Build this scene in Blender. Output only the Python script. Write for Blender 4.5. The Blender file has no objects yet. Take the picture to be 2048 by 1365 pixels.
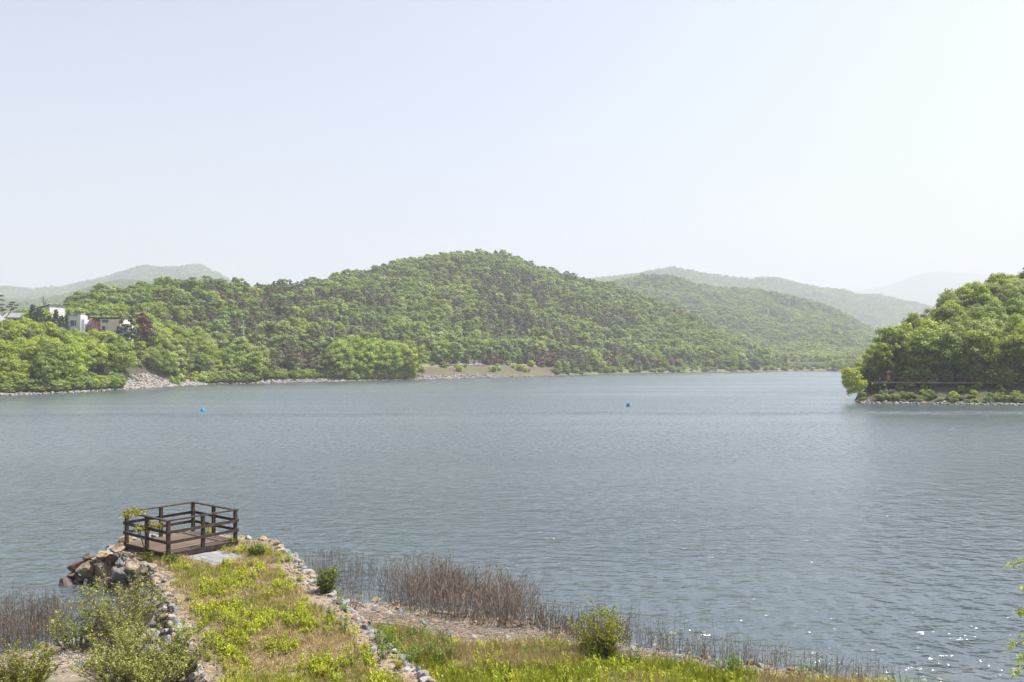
import bpy, bmesh, math, random
import numpy as np
from mathutils import Vector, Matrix, noise as mnoise

R = math.radians
rng = np.random.default_rng(7)
random.seed(7)
scene = bpy.context.scene
col = scene.collection

# ------------------------------------------------------------------ camera
F, H, HOR = 1680.0, 7.6, 720.0            # focal length in photo pixels, eye height over the lake, horizon row
cam_d = bpy.data.cameras.new('camera')
cam = bpy.data.objects.new('camera', cam_d); col.objects.link(cam)
cam.location = (0, 0, H); cam.rotation_euler = (R(90), 0, 0)
cam_d.sensor_width = 36.0; cam_d.lens = 36.0 * F / 2048.0
cam_d.shift_y = (HOR - 682.5) / 2048.0
cam_d.clip_start = 0.1; cam_d.clip_end = 20000
scene.camera = cam

# ------------------------------------------------------------------ sky, sun, exposure
SUN_AZ, SUN_EL = 74.0, 63.0               # azimuth from the view direction towards +X
SUN_STRENGTH, SKY_STRENGTH, EXPOSURE = 5.0, 0.09, 1.24
w = bpy.data.worlds.new('World'); scene.world = w; w.use_nodes = True
nt = w.node_tree
bg = nt.nodes['Background']
sky = nt.nodes.new('ShaderNodeTexSky'); sky.sky_type = 'NISHITA'; sky.sun_disc = False
sky.sun_elevation = R(SUN_EL); sky.sun_rotation = R(SUN_AZ)
sky.air_density = 1.0; sky.dust_density = 4.0; sky.ozone_density = 1.6; sky.altitude = 100
hs = nt.nodes.new('ShaderNodeHueSaturation'); hs.inputs['Saturation'].default_value = 0.62
nt.links.new(sky.outputs[0], hs.inputs['Color']); nt.links.new(hs.outputs[0], bg.inputs[0])
bg.inputs[1].default_value = SKY_STRENGTH
sun_d = bpy.data.lights.new('sun', 'SUN'); sun_d.energy = SUN_STRENGTH; sun_d.angle = R(0.5); sun_d.color = (1, 0.955, 0.88)
sun = bpy.data.objects.new('sun', sun_d); col.objects.link(sun)
S = Vector((math.sin(R(SUN_AZ)) * math.cos(R(SUN_EL)), math.cos(R(SUN_AZ)) * math.cos(R(SUN_EL)), math.sin(R(SUN_EL))))
sun.rotation_euler = (-S).to_track_quat('-Z', 'Y').to_euler(); sun.location = (0, 0, 60)
vs = scene.view_settings
vs.view_transform = 'Standard'; vs.look = 'None'; vs.gamma = 1.0; vs.use_curve_mapping = False; vs.exposure = EXPOSURE
cy = scene.cycles
cy.max_bounces = 6; cy.diffuse_bounces = 3; cy.glossy_bounces = 3; cy.transmission_bounces = 3
cy.transparent_max_bounces = 6; cy.volume_bounces = 1
cy.sample_clamp_indirect = 6.0; cy.sample_clamp_direct = 30.0
cy.use_denoising = True; cy.use_adaptive_sampling = False
try:
    cy.denoiser = 'OPENIMAGEDENOISE'; cy.denoising_input_passes = 'RGB_ALBEDO_NORMAL'
except Exception:
    pass

# ------------------------------------------------------------------ helpers
def PX(u, v, d):                           # a pixel at a known distance
    return np.array([(u - 1024) / F * d, d, H + (HOR - v) / F * d])
def WZ(u, v, z=0.0):                       # a pixel on a level surface
    d = (H - z) * F / (v - HOR)
    return np.array([(u - 1024) / F * d, d, z])

def set_props(o, label=None, cat=None, group=None, kind=None):
    if label: o['label'] = label
    if cat: o['category'] = cat
    if group: o['group'] = group
    if kind: o['kind'] = kind
    return o

def mesh_np(name, V, Q, mats=(), smooth=False, midx=None):
    V = np.asarray(V, np.float32).reshape(-1, 3); Q = np.asarray(Q, np.int32)
    me = bpy.data.meshes.new(name)
    n, k = Q.shape
    me.vertices.add(len(V)); me.vertices.foreach_set('co', V.ravel())
    me.loops.add(n * k); me.loops.foreach_set('vertex_index', Q.ravel())
    me.polygons.add(n); me.polygons.foreach_set('loop_start', np.arange(0, n * k, k, dtype=np.int32))
    if smooth: me.polygons.foreach_set('use_smooth', np.ones(n, bool))
    for m in mats: me.materials.append(m)
    if midx is not None: me.polygons.foreach_set('material_index', np.asarray(midx, np.int32))
    me.update(calc_edges=True)
    return me

def link(name, me, parent=None, loc=None, rot=None, scale=None):
    o = bpy.data.objects.new(name, me); col.objects.link(o)
    if parent: o.parent = parent
    if loc is not None: o.location = loc
    if rot is not None: o.rotation_euler = rot
    if scale is not None: o.scale = scale if hasattr(scale, '__len__') else (scale,) * 3
    return o

def empty(name, loc=(0, 0, 0), rz=0.0, scale=1.0):
    o = bpy.data.objects.new(name, None); col.objects.link(o)
    o.location = loc; o.rotation_euler = (0, 0, rz); o.scale = (scale,) * 3; o.empty_display_size = 0.1
    return o

class MB:                                  # collects boxes / prisms / tubes into one mesh
    def __init__(s): s.V = []; s.F = []
    def add(s, V, Fs):
        b = len(s.V); s.V += [tuple(map(float, v)) for v in V]; s.F += [tuple(int(i) + b for i in f) for f in Fs]
    def box(s, c, size, rz=0.0, rx=0.0, ry=0.0):
        hx, hy, hz = (q / 2 for q in size)
        M = Matrix.Rotation(rz, 3, 'Z') @ Matrix.Rotation(ry, 3, 'Y') @ Matrix.Rotation(rx, 3, 'X')
        V = [Vector(c) + M @ Vector((x, y, z)) for z in (-hz, hz) for y in (-hy, hy) for x in (-hx, hx)]
        s.add(V, [(0, 2, 3, 1), (4, 5, 7, 6), (0, 1, 5, 4), (2, 6, 7, 3), (0, 4, 6, 2), (1, 3, 7, 5)]); return s
    def bar(s, a, b, wd, ht):              # a box from a to b, section wd (level) x ht (upright)
        a = Vector(a); b = Vector(b); d = b - a; L = d.length; d = d / L
        sd = d.cross(Vector((0, 0, 1)))
        if sd.length < 1e-4: sd = Vector((1, 0, 0))
        sd.normalize(); up = sd.cross(d)
        V = [p + sd * x * wd / 2 + up * z * ht / 2 for p in (a, b) for z in (-1, 1) for x in (-1, 1)]
        s.add(V, [(0, 1, 3, 2), (4, 6, 7, 5), (0, 4, 5, 1), (2, 3, 7, 6), (0, 2, 6, 4), (1, 5, 7, 3)]); return s
    def prism(s, poly, z0, z1):
        n = len(poly)
        s.add([(x, y, z0) for x, y in poly] + [(x, y, z1) for x, y in poly],
              [tuple(range(n - 1, -1, -1)), tuple(range(n, 2 * n))] + [(i, (i + 1) % n, n + (i + 1) % n, n + i) for i in range(n)]); return s
    def tube(s, pts, rad, sides=8, caps=True):
        pts = [Vector(p) for p in pts]; n = len(pts); V = []; Fs = []
        for i, p in enumerate(pts):
            d = (pts[min(i + 1, n - 1)] - pts[max(i - 1, 0)]).normalized()
            a = d.cross(Vector((0, 0, 1)) if abs(d.z) < .9 else Vector((1, 0, 0))).normalized(); b = d.cross(a)
            r = rad[i] if hasattr(rad, '__len__') else rad
            V += [p + (a * math.cos(2 * math.pi * k / sides) + b * math.sin(2 * math.pi * k / sides)) * r for k in range(sides)]
        for i in range(n - 1):
            for k in range(sides):
                Fs.append((i * sides + k, i * sides + (k + 1) % sides, (i + 1) * sides + (k + 1) % sides, (i + 1) * sides + k))
        if caps: Fs += [tuple(range(sides - 1, -1, -1)), tuple(range((n - 1) * sides, n * sides))]
        s.add(V, Fs); return s
    def build(s, name, mat, parent=None, loc=None, rot=None, smooth=False):
        me = bpy.data.meshes.new(name); me.from_pydata(s.V, [], s.F)
        if mat: me.materials.append(mat)
        if smooth: me.polygons.foreach_set('use_smooth', np.ones(len(me.polygons), bool))
        me.update()
        bm = bmesh.new(); bm.from_mesh(me); bmesh.ops.recalc_face_normals(bm, faces=bm.faces); bm.to_mesh(me); bm.free()
        return link(name, me, parent, loc, rot)

def unit(v): return v / np.maximum(np.linalg.norm(v, axis=-1, keepdims=True), 1e-9)

def quads_np(C, N, s, aspect, g, fold=0.18):   # leaf-like rhombi, centre C, facing N
    n = len(C)
    T = unit(np.cross(N, g.normal(size=(n, 3)))); B = np.cross(N, T)
    s = np.broadcast_to(s, (n,))[:, None]
    V = np.stack([C + T * s - N * s * fold, C + B * s * aspect, C - T * s - N * s * fold, C - B * s * aspect], 1)
    return V.reshape(-1, 3), np.arange(4 * n).reshape(n, 4)

def tubes_np(P, Rr, sides=3):                  # n stems of k points each
    n, k, _ = P.shape
    d = unit(P[:, -1] - P[:, 0]); ref = np.where(np.abs(d[:, 2:3]) > .7, [[1., 0, 0]], [[0, 0, 1.]])
    a = unit(np.cross(d, ref)); b = np.cross(d, a)
    th = np.arange(sides) * 2 * math.pi / sides
    off = np.cos(th)[None, None, :, None] * a[:, None, None, :] + np.sin(th)[None, None, :, None] * b[:, None, None, :]
    V = P[:, :, None, :] + np.broadcast_to(Rr, (n, k))[:, :, None, None] * off
    base = (np.arange(n) * k * sides)[:, None, None]; i = (np.arange(k - 1) * sides)[None, :, None]; j = np.arange(sides)[None, None, :]; j2 = (j + 1) % sides
    Q = np.stack([base + i + j, base + i + j2, base + i + sides + j2, base + i + sides + j], -1).reshape(-1, 4)
    return V.reshape(-1, 3), Q

def cat_np(parts):                             # [(V,Q,material index)]
    Vs, Qs, Ms, b = [], [], [], 0
    for V, Q, m in parts:
        Vs.append(V); Qs.append(Q + b); Ms.append(np.full(len(Q), m)); b += len(V)
    return np.concatenate(Vs), np.concatenate(Qs), np.concatenate(Ms)

def nz(x, y, s, seed=0.0, oct=3):              # vectorised value noise, -1..1
    x = np.asarray(x, float) / s + seed * 17.3; y = np.asarray(y, float) / s - seed * 9.1
    out = 0; amp = 1; tot = 0
    for o in range(oct):
        xi = np.floor(x).astype(np.int64); yi = np.floor(y).astype(np.int64); fx = x - xi; fy = y - yi
        fx = fx * fx * (3 - 2 * fx); fy = fy * fy * (3 - 2 * fy)
        def hsh(a, b):
            h = (a * 374761393 + b * 668265263 + o * 1442695) & 0x7fffffff
            h = ((h ^ (h >> 13)) * 1274126177) & 0x7fffffff
            return ((h ^ (h >> 16)) & 0xffff) / 32767.5 - 1
        v = (hsh(xi, yi) * (1 - fx) + hsh(xi + 1, yi) * fx) * (1 - fy) + (hsh(xi, yi + 1) * (1 - fx) + hsh(xi + 1, yi + 1) * fx) * fy
        out = out + v * amp; tot += amp; amp *= .5; x = x * 2.03 + 5.1; y = y * 2.03 - 3.7
    return out / tot

# ------------------------------------------------------------------ materials
def new_mat(name):
    m = bpy.data.materials.new(name); m.use_nodes = True
    t = m.node_tree; b = t.nodes['Principled BSDF']; b.inputs['Specular IOR Level'].default_value = 0.3
    return m, t, b
def ramp(t, fac, stops):
    r = t.nodes.new('ShaderNodeValToRGB'); e = r.color_ramp.elements
    e[0].position, e[0].color = stops[0][0], (*stops[0][1], 1); e[1].position, e[1].color = stops[-1][0], (*stops[-1][1], 1)
    for p, c in stops[1:-1]:
        q = e.new(p); q.color = (*c, 1)
    t.links.new(fac, r.inputs[0]); return r.outputs[0]
def noise_fac(t, scale, detail=4, coord='Object', stretch=(1, 1, 1), rough=.6):
    tc = t.nodes.new('ShaderNodeTexCoord'); mp = t.nodes.new('ShaderNodeMapping'); mp.inputs['Scale'].default_value = stretch
    n = t.nodes.new('ShaderNodeTexNoise'); n.inputs['Scale'].default_value = scale; n.inputs['Detail'].default_value = detail; n.inputs['Roughness'].default_value = rough
    src = tc.outputs[coord]
    if coord == 'World':
        pass
    t.links.new(src, mp.inputs[0]); t.links.new(mp.outputs[0], n.inputs['Vector']); return n.outputs['Fac']
def bump(t, b, fac, strength, dist):
    bn = t.nodes.new('ShaderNodeBump'); bn.inputs['Strength'].default_value = strength; bn.inputs['Distance'].default_value = dist
    t.links.new(fac, bn.inputs['Height']); t.links.new(bn.outputs[0], b.inputs['Normal'])
def surf(name, stops, scale, rough=.85, bmp=.4, dist=.02, stretch=(1, 1, 1), obj_random=0.0, detail=5):
    m, t, b = new_mat(name); f = noise_fac(t, scale, detail, stretch=stretch)
    c = ramp(t, f, stops)
    if obj_random:
        oi = t.nodes.new('ShaderNodeObjectInfo'); h = t.nodes.new('ShaderNodeHueSaturation'); mr = t.nodes.new('ShaderNodeMapRange')
        mr.inputs[3].default_value = 1 - obj_random; mr.inputs[4].default_value = 1 + obj_random
        t.links.new(oi.outputs['Random'], mr.inputs[0]); t.links.new(mr.outputs[0], h.inputs['Value']); t.links.new(c, h.inputs['Color']); c = h.outputs[0]
    t.links.new(c, b.inputs['Base Color']); b.inputs['Roughness'].default_value = rough
    if bmp: bump(t, b, f, bmp, dist)
    return m
def leaf_mat(name, dark, light, trans=.35, spread=.13, hue=.006):
    """dark..light spread leaf by leaf, each tree a little different"""
    m, t, b = new_mat(name)
    g = t.nodes.new('ShaderNodeNewGeometry'); oi = t.nodes.new('ShaderNodeObjectInfo')
    c = ramp(t, g.outputs['Random Per Island'], [(0, dark), (1, light)])
    h = t.nodes.new('ShaderNodeHueSaturation')
    mr = t.nodes.new('ShaderNodeMapRange'); mr.inputs[3].default_value = 1 - spread * 1.6; mr.inputs[4].default_value = 1 + spread * 1.6
    wn = t.nodes.new('ShaderNodeTexWhiteNoise'); wn.noise_dimensions = '1D'
    mh = t.nodes.new('ShaderNodeMapRange'); mh.inputs[3].default_value = .5 - hue * 1.6; mh.inputs[4].default_value = .5 + hue * 1.6
    t.links.new(oi.outputs['Random'], mr.inputs[0]); t.links.new(oi.outputs['Random'], wn.inputs['W']); t.links.new(wn.outputs['Value'], mh.inputs[0])
    t.links.new(mr.outputs[0], h.inputs['Value']); t.links.new(mh.outputs[0], h.inputs['Hue']); t.links.new(c, h.inputs['Color'])
    t.links.new(h.outputs[0], b.inputs['Base Color']); b.inputs['Roughness'].default_value = .55; b.inputs['Specular IOR Level'].default_value = .25
    tr = t.nodes.new('ShaderNodeBsdfTranslucent'); t.links.new(h.outputs[0], tr.inputs['Color'])
    mx = t.nodes.new('ShaderNodeMixShader'); mx.inputs[0].default_value = trans
    t.links.new(b.outputs[0], mx.inputs[1]); t.links.new(tr.outputs[0], mx.inputs[2]); t.links.new(mx.outputs[0], t.nodes['Material Output'].inputs[0])
    return m

M = {}
M['bark'] = surf('bark', [(.3, (.075, .058, .046)), (.7, (.18, .145, .115))], 9, .9, .5, .03, (1, 1, .25))
M['pine_bark'] = surf('pine_bark', [(.3, (.07, .04, .03)), (.7, (.19, .11, .075))], 8, .9, .5, .03, (1, 1, .3))
M['leaf_bright'] = leaf_mat('leaf_bright', (.15, .21, .018), (.385, .45, .058), .42)
M['leaf_mid'] = leaf_mat('leaf_mid', (.112, .17, .022), (.3, .38, .06), .42)
M['leaf_deep'] = leaf_mat('leaf_deep', (.09, .14, .03), (.225, .3, .08), .3)
M['leaf_pale'] = leaf_mat('leaf_pale', (.17, .23, .06), (.42, .48, .15), .42)
M['needle'] = leaf_mat('needle', (.085, .092, .04), (.21, .205, .095), .2)
M['needle_dark'] = leaf_mat('needle_dark', (0.029, 0.047, 0.021), (0.078, 0.104, 0.046), .15)
M['maroon'] = leaf_mat('maroon', (.075, .025, .028), (.175, .062, .066), .3)
M['rust'] = leaf_mat('rust', (.11, .042, .028), (.24, .1, .065), .2)
M['yellow_leaf'] = leaf_mat('yellow_leaf', (0.228, 0.264, 0.024), (0.432, 0.456, 0.060), .35)
M['willow_leaf'] = leaf_mat('willow_leaf', (.155, .18, .035), (.37, .385, .1), .3)
M['shrub_leaf'] = leaf_mat('shrub_leaf', (.11, .14, .01), (.28, .295, .028), .3)
M['dark_shrub'] = leaf_mat('dark_shrub', (.06, .1, .01), (.17, .235, .028), .3)
M['weed_leaf'] = leaf_mat('weed_leaf', (.21, .265, .012), (.48, .5, .04), .4, .16)
M['grass'] = leaf_mat('grass', (.15, .185, .015), (.34, .35, .045), .4, .2)
M['straw'] = leaf_mat('straw', (.24, .18, .08), (.48, .39, .2), .25, .2)
M['dead'] = leaf_mat('dead', (.088, .067, .054), (.25, .195, .155), .05, .2)
M['dead_pale'] = leaf_mat('dead_pale', (0.192, 0.156, 0.132), (0.432, 0.372, 0.324), .05, .2)
M['red_tip'] = leaf_mat('red_tip', (.16, .17, .03), (.34, .27, .06), .35)
M['twig'] = surf('twig', [(.3, (.08, .06, .042)), (.7, (.2, .16, .12))], 20, .9, 0)
M['wood'] = surf('wood', [(.25, (.018, .012, .009)), (.55, (.04, .026, .02)), (.8, (.08, .058, .046))], 5, .75, .35, .01, (1, 1, 1), .12)
M['plank'] = surf('plank', [(.25, (.06, .042, .031)), (.55, (.115, .085, .064)), (.8, (.18, .148, .12))], 4, .85, .35, .006, (.35, 6, 3), .2)
M['concrete'] = surf('concrete', [(.3, (.3, .29, .27)), (.7, (.48, .46, .43))], 6, .9, .2, .01)
ROCK = {
    'tan': surf('rock_tan', [(0.28, (0.073, 0.056, 0.038)), (0.5, (0.179, 0.148, 0.107)), (0.75, (0.264, 0.236, 0.19))], 2.6, .9, .7, .05, obj_random=.15),
    'dark': surf('rock_dark', [(.3, (.035, .028, .025)), (.7, (.11, .085, .075))], 2.6, .75, .7, .05, obj_random=.2),
    'rust': surf('rock_rust', [(0.28, (0.042, 0.026, 0.02)), (0.55, (0.107, 0.064, 0.048)), (0.8, (0.214, 0.173, 0.136))], 2.2, .9, .7, .05, obj_random=.15),
    'grey': surf('rock_grey', [(0.28, (0.06, 0.064, 0.071)), (0.7, (0.188, 0.195, 0.21))], 2.8, .85, .7, .05, obj_random=.15),
    'pale': surf('rock_pale', [(0.28, (0.115, 0.112, 0.108)), (0.5, (0.223, 0.216, 0.205)), (0.75, (0.324, 0.31, 0.295))], 3.0, .9, .6, .04, obj_random=.12),
    'peach': surf('rock_peach', [(0.28, (0.133, 0.091, 0.059)), (0.55, (0.252, 0.189, 0.133)), (0.8, (0.336, 0.273, 0.21))], 2.8, .9, .6, .04, obj_random=.12),
}
def ground_mat(name, stops_a, stops_b, sa, sb, smix, lo=.42, hi=.58, bscale=14, bstr=.6, bdist=.04, depth=None):
    m, t, b = new_mat(name)
    a = ramp(t, noise_fac(t, sa, 6), stops_a); c = ramp(t, noise_fac(t, sb, 6), stops_b)
    f = noise_fac(t, smix, 4); r = t.nodes.new('ShaderNodeMapRange'); r.inputs[1].default_value = lo; r.inputs[2].default_value = hi
    t.links.new(f, r.inputs[0])
    mx = t.nodes.new('ShaderNodeMix'); mx.data_type = 'RGBA'; t.links.new(r.outputs[0], mx.inputs[0]); t.links.new(a, mx.inputs[6]); t.links.new(c, mx.inputs[7])
    out = mx.outputs[2]
    if depth:                                  # silt-covered below the lake's level
        g = t.nodes.new('ShaderNodeNewGeometry'); sx = t.nodes.new('ShaderNodeSeparateXYZ'); t.links.new(g.outputs['Position'], sx.inputs[0])
        dr = t.nodes.new('ShaderNodeMapRange'); dr.inputs[1].default_value = -.02; dr.inputs[2].default_value = depth[0]; t.links.new(sx.outputs[2], dr.inputs[0])
        m2 = t.nodes.new('ShaderNodeMix'); m2.data_type = 'RGBA'; t.links.new(dr.outputs[0], m2.inputs[0]); t.links.new(out, m2.inputs[6]); m2.inputs[7].default_value = (*depth[1], 1); out = m2.outputs[2]
    t.links.new(out, b.inputs['Base Color']); b.inputs['Roughness'].default_value = .95
    bump(t, b, noise_fac(t, bscale, 5), bstr, bdist)
    return m
SILT = (.043, .052, .054)
M['shore'] = ground_mat('shore', [(.3, (.08, .062, .052)), (.5, (.18, .15, .125)), (.7, (.3, .27, .235))], [(.3, (.075, .062, .04)), (.7, (.18, .15, .095))], 18, 6, .5, bscale=16, depth=(-.55, SILT))
M['causeway'] = ground_mat('causeway', [(.3, (.1, .076, .054)), (.5, (.21, .165, .12)), (.7, (.33, .28, .225))], [(.3, (.085, .065, .04)), (.7, (.2, .15, .09))], 22, 9, .6, bscale=18, depth=(-.5, SILT))
M['forest_floor'] = ground_mat('forest_floor', [(.3, (.075, .09, .035)), (.7, (.14, .16, .062))], [(.3, (.085, .085, .045)), (.7, (.15, .145, .075))], .3, .4, .05, bscale=.8, bstr=.5, bdist=.4)
M['bank'] = ground_mat('bank', [(.3, (.05, .036, .029)), (.7, (.11, .08, .064))], [(.3, (.05, .055, .02)), (.7, (.095, .095, .038))], .9, .7, .09, bscale=2, bstr=.5, bdist=.15)
M['meadow'] = ground_mat('meadow', [(.3, (.06, .075, .025)), (.7, (.12, .135, .045))], [(.3, (.075, .065, .04)), (.7, (.14, .12, .07))], .5, .7, .06, .52, .66, bscale=2, bstr=.5, bdist=.15)
M['dark_bank'] = ground_mat('dark_bank', [(.3, (.03, .023, .018)), (.7, (.07, .056, .043))], [(.3, (.03, .036, .015)), (.7, (.06, .068, .028))], .9, .8, .15, bscale=2, bstr=.5, bdist=.15)  # wooded bank soil, the shade under the trees painted into its colour
M['silt'] = surf('silt', [(.3, (.038, .046, .048)), (.7, (.05, .06, .062))], .1, .95, 0)
M['far_canopy'] = surf('far_canopy', [(.3, (.03, .05, .034)), (.55, (.05, .075, .045)), (.75, (.075, .1, .055))], .035, .9, .8, 5.0)

# ------------------------------------------------------------------ lake
def water_mat():
    m = bpy.data.materials.new('water'); m.use_nodes = True; t = m.node_tree; t.nodes.clear()
    out = t.nodes.new('ShaderNodeOutputMaterial')
    geo = t.nodes.new('ShaderNodeNewGeometry')
    def nse(scale, sx, sy, rz, detail, rough=.55):
        mp = t.nodes.new('ShaderNodeMapping'); mp.inputs['Scale'].default_value = (sx, sy, 1); mp.inputs['Rotation'].default_value = (0, 0, R(rz))
        n = t.nodes.new('ShaderNodeTexNoise'); n.noise_dimensions = '2D'; n.inputs['Scale'].default_value = scale; n.inputs['Detail'].default_value = detail; n.inputs['Roughness'].default_value = rough
        t.links.new(geo.outputs['Position'], mp.inputs[0]); t.links.new(mp.outputs[0], n.inputs['Vector']); return n.outputs['Fac']
    def math_(op, a, b):
        n = t.nodes.new('ShaderNodeMath'); n.operation = op
        for i, q in enumerate((a, b)):
            if hasattr(q, 'links'): t.links.new(q, n.inputs[i])
            else: n.inputs[i].default_value = q
        return n.outputs[0]
    def rng_(f, a, b, c, d):
        n = t.nodes.new('ShaderNodeMapRange'); n.interpolation_type = 'SMOOTHSTEP'
        for i, q in enumerate((a, b, c, d)): n.inputs[i + 1].default_value = q
        t.links.new(f, n.inputs[0]); return n.outputs[0]
    wave = math_('ADD', math_('MULTIPLY', nse(.75, .8, 1, 14, 2), 1.5), math_('MULTIPLY', nse(2.3, .7, 1, 9, 2), 1.0))
    fine = nse(6.5, .85, 1, -6, 2)
    hgt = math_('ADD', wave, math_('MULTIPLY', fine, .25))
    # gusts: broad streaks where the ripples are stronger or weaker
    gust = rng_(nse(.02, .35, 1.6, 4, 4, .6), .38, .64, .62, 1.25)
    # a streak of choppier water across the lake about 118 m out
    sep = t.nodes.new('ShaderNodeSeparateXYZ'); t.links.new(geo.outputs['Position'], sep.inputs[0])
    line = math_('ADD', math_('ADD', sep.outputs[1], math_('MULTIPLY', sep.outputs[0], -.05)), math_('MULTIPLY', nse(.05, 1, .3, 0, 3), 9.0))
    off = math_('ABSOLUTE', math_('SUBTRACT', line, 122.0), 0)
    streak = rng_(off, 1.0, 5.0, 2.6, 0.0)
    streak = math_('MULTIPLY', streak, rng_(nse(.06, 1, 1, 0, 2), .35, .6, .25, 1.0))
    micro = rng_(nse(1.7, 1.4, .5, 6, 3), .34, .66, .5, 1.45)      # patches of livelier and slacker ripples
    strength = math_('MULTIPLY', math_('ADD', gust, streak), micro)
    bn = t.nodes.new('ShaderNodeBump'); bn.inputs['Distance'].default_value = WAVE
    t.links.new(strength, bn.inputs['Strength']); t.links.new(hgt, bn.inputs['Height'])
    fr = t.nodes.new('ShaderNodeFresnel'); fr.inputs['IOR'].default_value = 1.333; t.links.new(bn.outputs[0], fr.inputs['Normal'])
    gl = t.nodes.new('ShaderNodeBsdfGlossy'); gl.distribution = 'BECKMANN'; t.links.new(rng_(sep.outputs[1], 20, 85, .16, .29), gl.inputs["Roughness"]); gl.inputs['Color'].default_value = (.95, .985, 1, 1); t.links.new(bn.outputs[0], gl.inputs['Normal'])
    tr = t.nodes.new('ShaderNodeBsdfTransparent'); tr.inputs['Color'].default_value = (.7, .77, .78, 1)
    df = t.nodes.new('ShaderNodeBsdfDiffuse'); df.inputs['Color'].default_value = (.115, .148, .178, 1)     # suspended silt
    body = t.nodes.new('ShaderNodeMixShader'); body.inputs[0].default_value = .45
    t.links.new(tr.outputs[0], body.inputs[1]); t.links.new(df.outputs[0], body.inputs[2])
    mx = t.nodes.new('ShaderNodeMixShader'); t.links.new(fr.outputs[0], mx.inputs[0]); t.links.new(body.outputs[0], mx.inputs[1]); t.links.new(gl.outputs[0], mx.inputs[2])
    t.links.new(mx.outputs[0], out.inputs[0])
    return m
WAVE = .13
M['water'] = water_mat()
me = mesh_np('lake', [(-900, -40, 0), (900, -40, 0), (900, 900, 0), (-900, 900, 0)], [(0, 1, 2, 3)], [M['water']])
set_props(link('lake', me), 'rippled grey blue reservoir water between the wooded banks', 'lake', kind='structure')
me = mesh_np('ground', [(-6400, -450, -2.6), (6400, -450, -2.6), (6400, 7000, -2.6), (-6400, 7000, -2.6)], [(0, 1, 2, 3)], [M['silt']])
set_props(link('ground', me), 'silty lake bed and valley ground under the water', 'ground', kind='structure')

# ------------------------------------------------------------------ near shore
SH = np.array([(-200, 10), (-80, 14), (-30, 19), (-16.5, 20.9), (-13.2, 21.6), (-12.05, 22.4), (-11.6, 23.6), (-11.05, 25.3), (-5.3, 26.6), (-2.5, 25.8),
               (.53, 24.55), (3.15, 22.4), (5.35, 21.1), (8.6, 19.8), (14, 18.6), (30, 17), (80, 12), (200, 5)])
def shore_s(x, y): return np.interp(x, SH[:, 0], SH[:, 1]) + .35 * nz(x, np.zeros_like(np.asarray(x, float)), 1.6, 3) - y
def near_h(x, y):
    s = shore_s(x, y)
    h = np.where(s < 0, np.maximum(.13 * s, -2.4), np.where(s < 9, .08 * s, .72 + (s - 9) * .34))
    h = h + .05 * nz(x, y, .9, 1) * (s > -6) + .02 * nz(x, y, .25, 2)
    return h
def grid_mesh(name, X, Y, Z, mats, smooth=True):
    a, b = X.shape
    i = np.arange(a * b).reshape(a, b)
    Q = np.stack([i[:-1, :-1], i[:-1, 1:], i[1:, 1:], i[1:, :-1]], -1).reshape(-1, 4)
    return mesh_np(name, np.stack([X, Y, Z], -1).reshape(-1, 3), Q, mats, smooth)
xs = np.concatenate([np.linspace(-160, -22, 40), np.arange(-21, 16, .16), np.linspace(17, 160, 42)])
ys = np.concatenate([np.linspace(-40, 12, 30), np.arange(13, 33, .16), np.linspace(33.5, 60, 20)])
X, Y = np.meshgrid(xs, ys)
set_props(link('shore', grid_mesh('shore', X, Y, near_h(X, Y), [M['shore']])), 'gravelly shore sloping into the water below the bank', 'shore', kind='structure')

# ------------------------------------------------------------------ causeway with boulder edges
CD = np.array([.48, -.877]); CN = np.array([.877, .48])       # along (towards the bank) and across
def cw(p, q): return np.array([CD[0] * p + CN[0] * q, CD[1] * p + CN[1] * q])
CPOLY = np.array([(-34.2, 2.6), (-33.4, 1.75), (-32, 1.75), (-31.3, 2.0), (-30, 2.55), (-28.7, 2.9), (-27, 2.8), (-12, 2.7), (-12, 6.85), (-19, 6.95), (-25, 7.1), (-29.5, 7.25), (-31.6, 7.0), (-33.4, 6.0), (-34.8, 4.4)])
def poly_sd(p, q):                            # signed distance, positive inside
    x = np.stack([p, q], -1); n = len(CPOLY); d = np.full(p.shape, 1e9); ins = np.zeros(p.shape, bool)
    for i in range(n):
        a, b = CPOLY[i], CPOLY[(i + 1) % n]; e = b - a; w_ = x - a
        tt = np.clip((w_ @ e) / (e @ e), 0, 1); d = np.minimum(d, np.linalg.norm(w_ - tt[..., None] * e, axis=-1))
        c = ((a[1] > q) != (b[1] > q)) & (p < (b[0] - a[0]) * (q - a[1]) / (b[1] - a[1] + 1e-12) + a[0]); ins ^= c
    return np.where(ins, d, -d)
TOP = .9
def cw_h(p, q):
    d = poly_sd(p, q)
    z = np.where(d > 0, TOP + .03 * np.minimum(d, 1), TOP + d * 1.7)
    return z + .035 * nz(p, q, .7, 4) + .025 * nz(p, q, .2, 5)
def cw_xy_h(x, y):
    p = x * CD[0] + y * CD[1]; q = x * CN[0] + y * CN[1]
    return cw_h(np.asarray(p), np.asarray(q))
pp, qq = np.meshgrid(np.arange(-38, -11.9, .13), np.arange(-2.5, 10.2, .13))
zz = cw_h(pp, qq)
causeway = link('causeway', grid_mesh('causeway', CD[0] * pp + CN[0] * qq, CD[1] * pp + CN[1] * qq, np.maximum(zz, -2.5), [M['causeway']]))
set_props(causeway, 'low rubble causeway with weedy top running out to the wooden deck', 'causeway', kind='structure')
def ground_z(x, y):
    return np.maximum(near_h(np.asarray(x, float), np.asarray(y, float)), cw_xy_h(np.asarray(x, float), np.asarray(y, float)))

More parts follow.
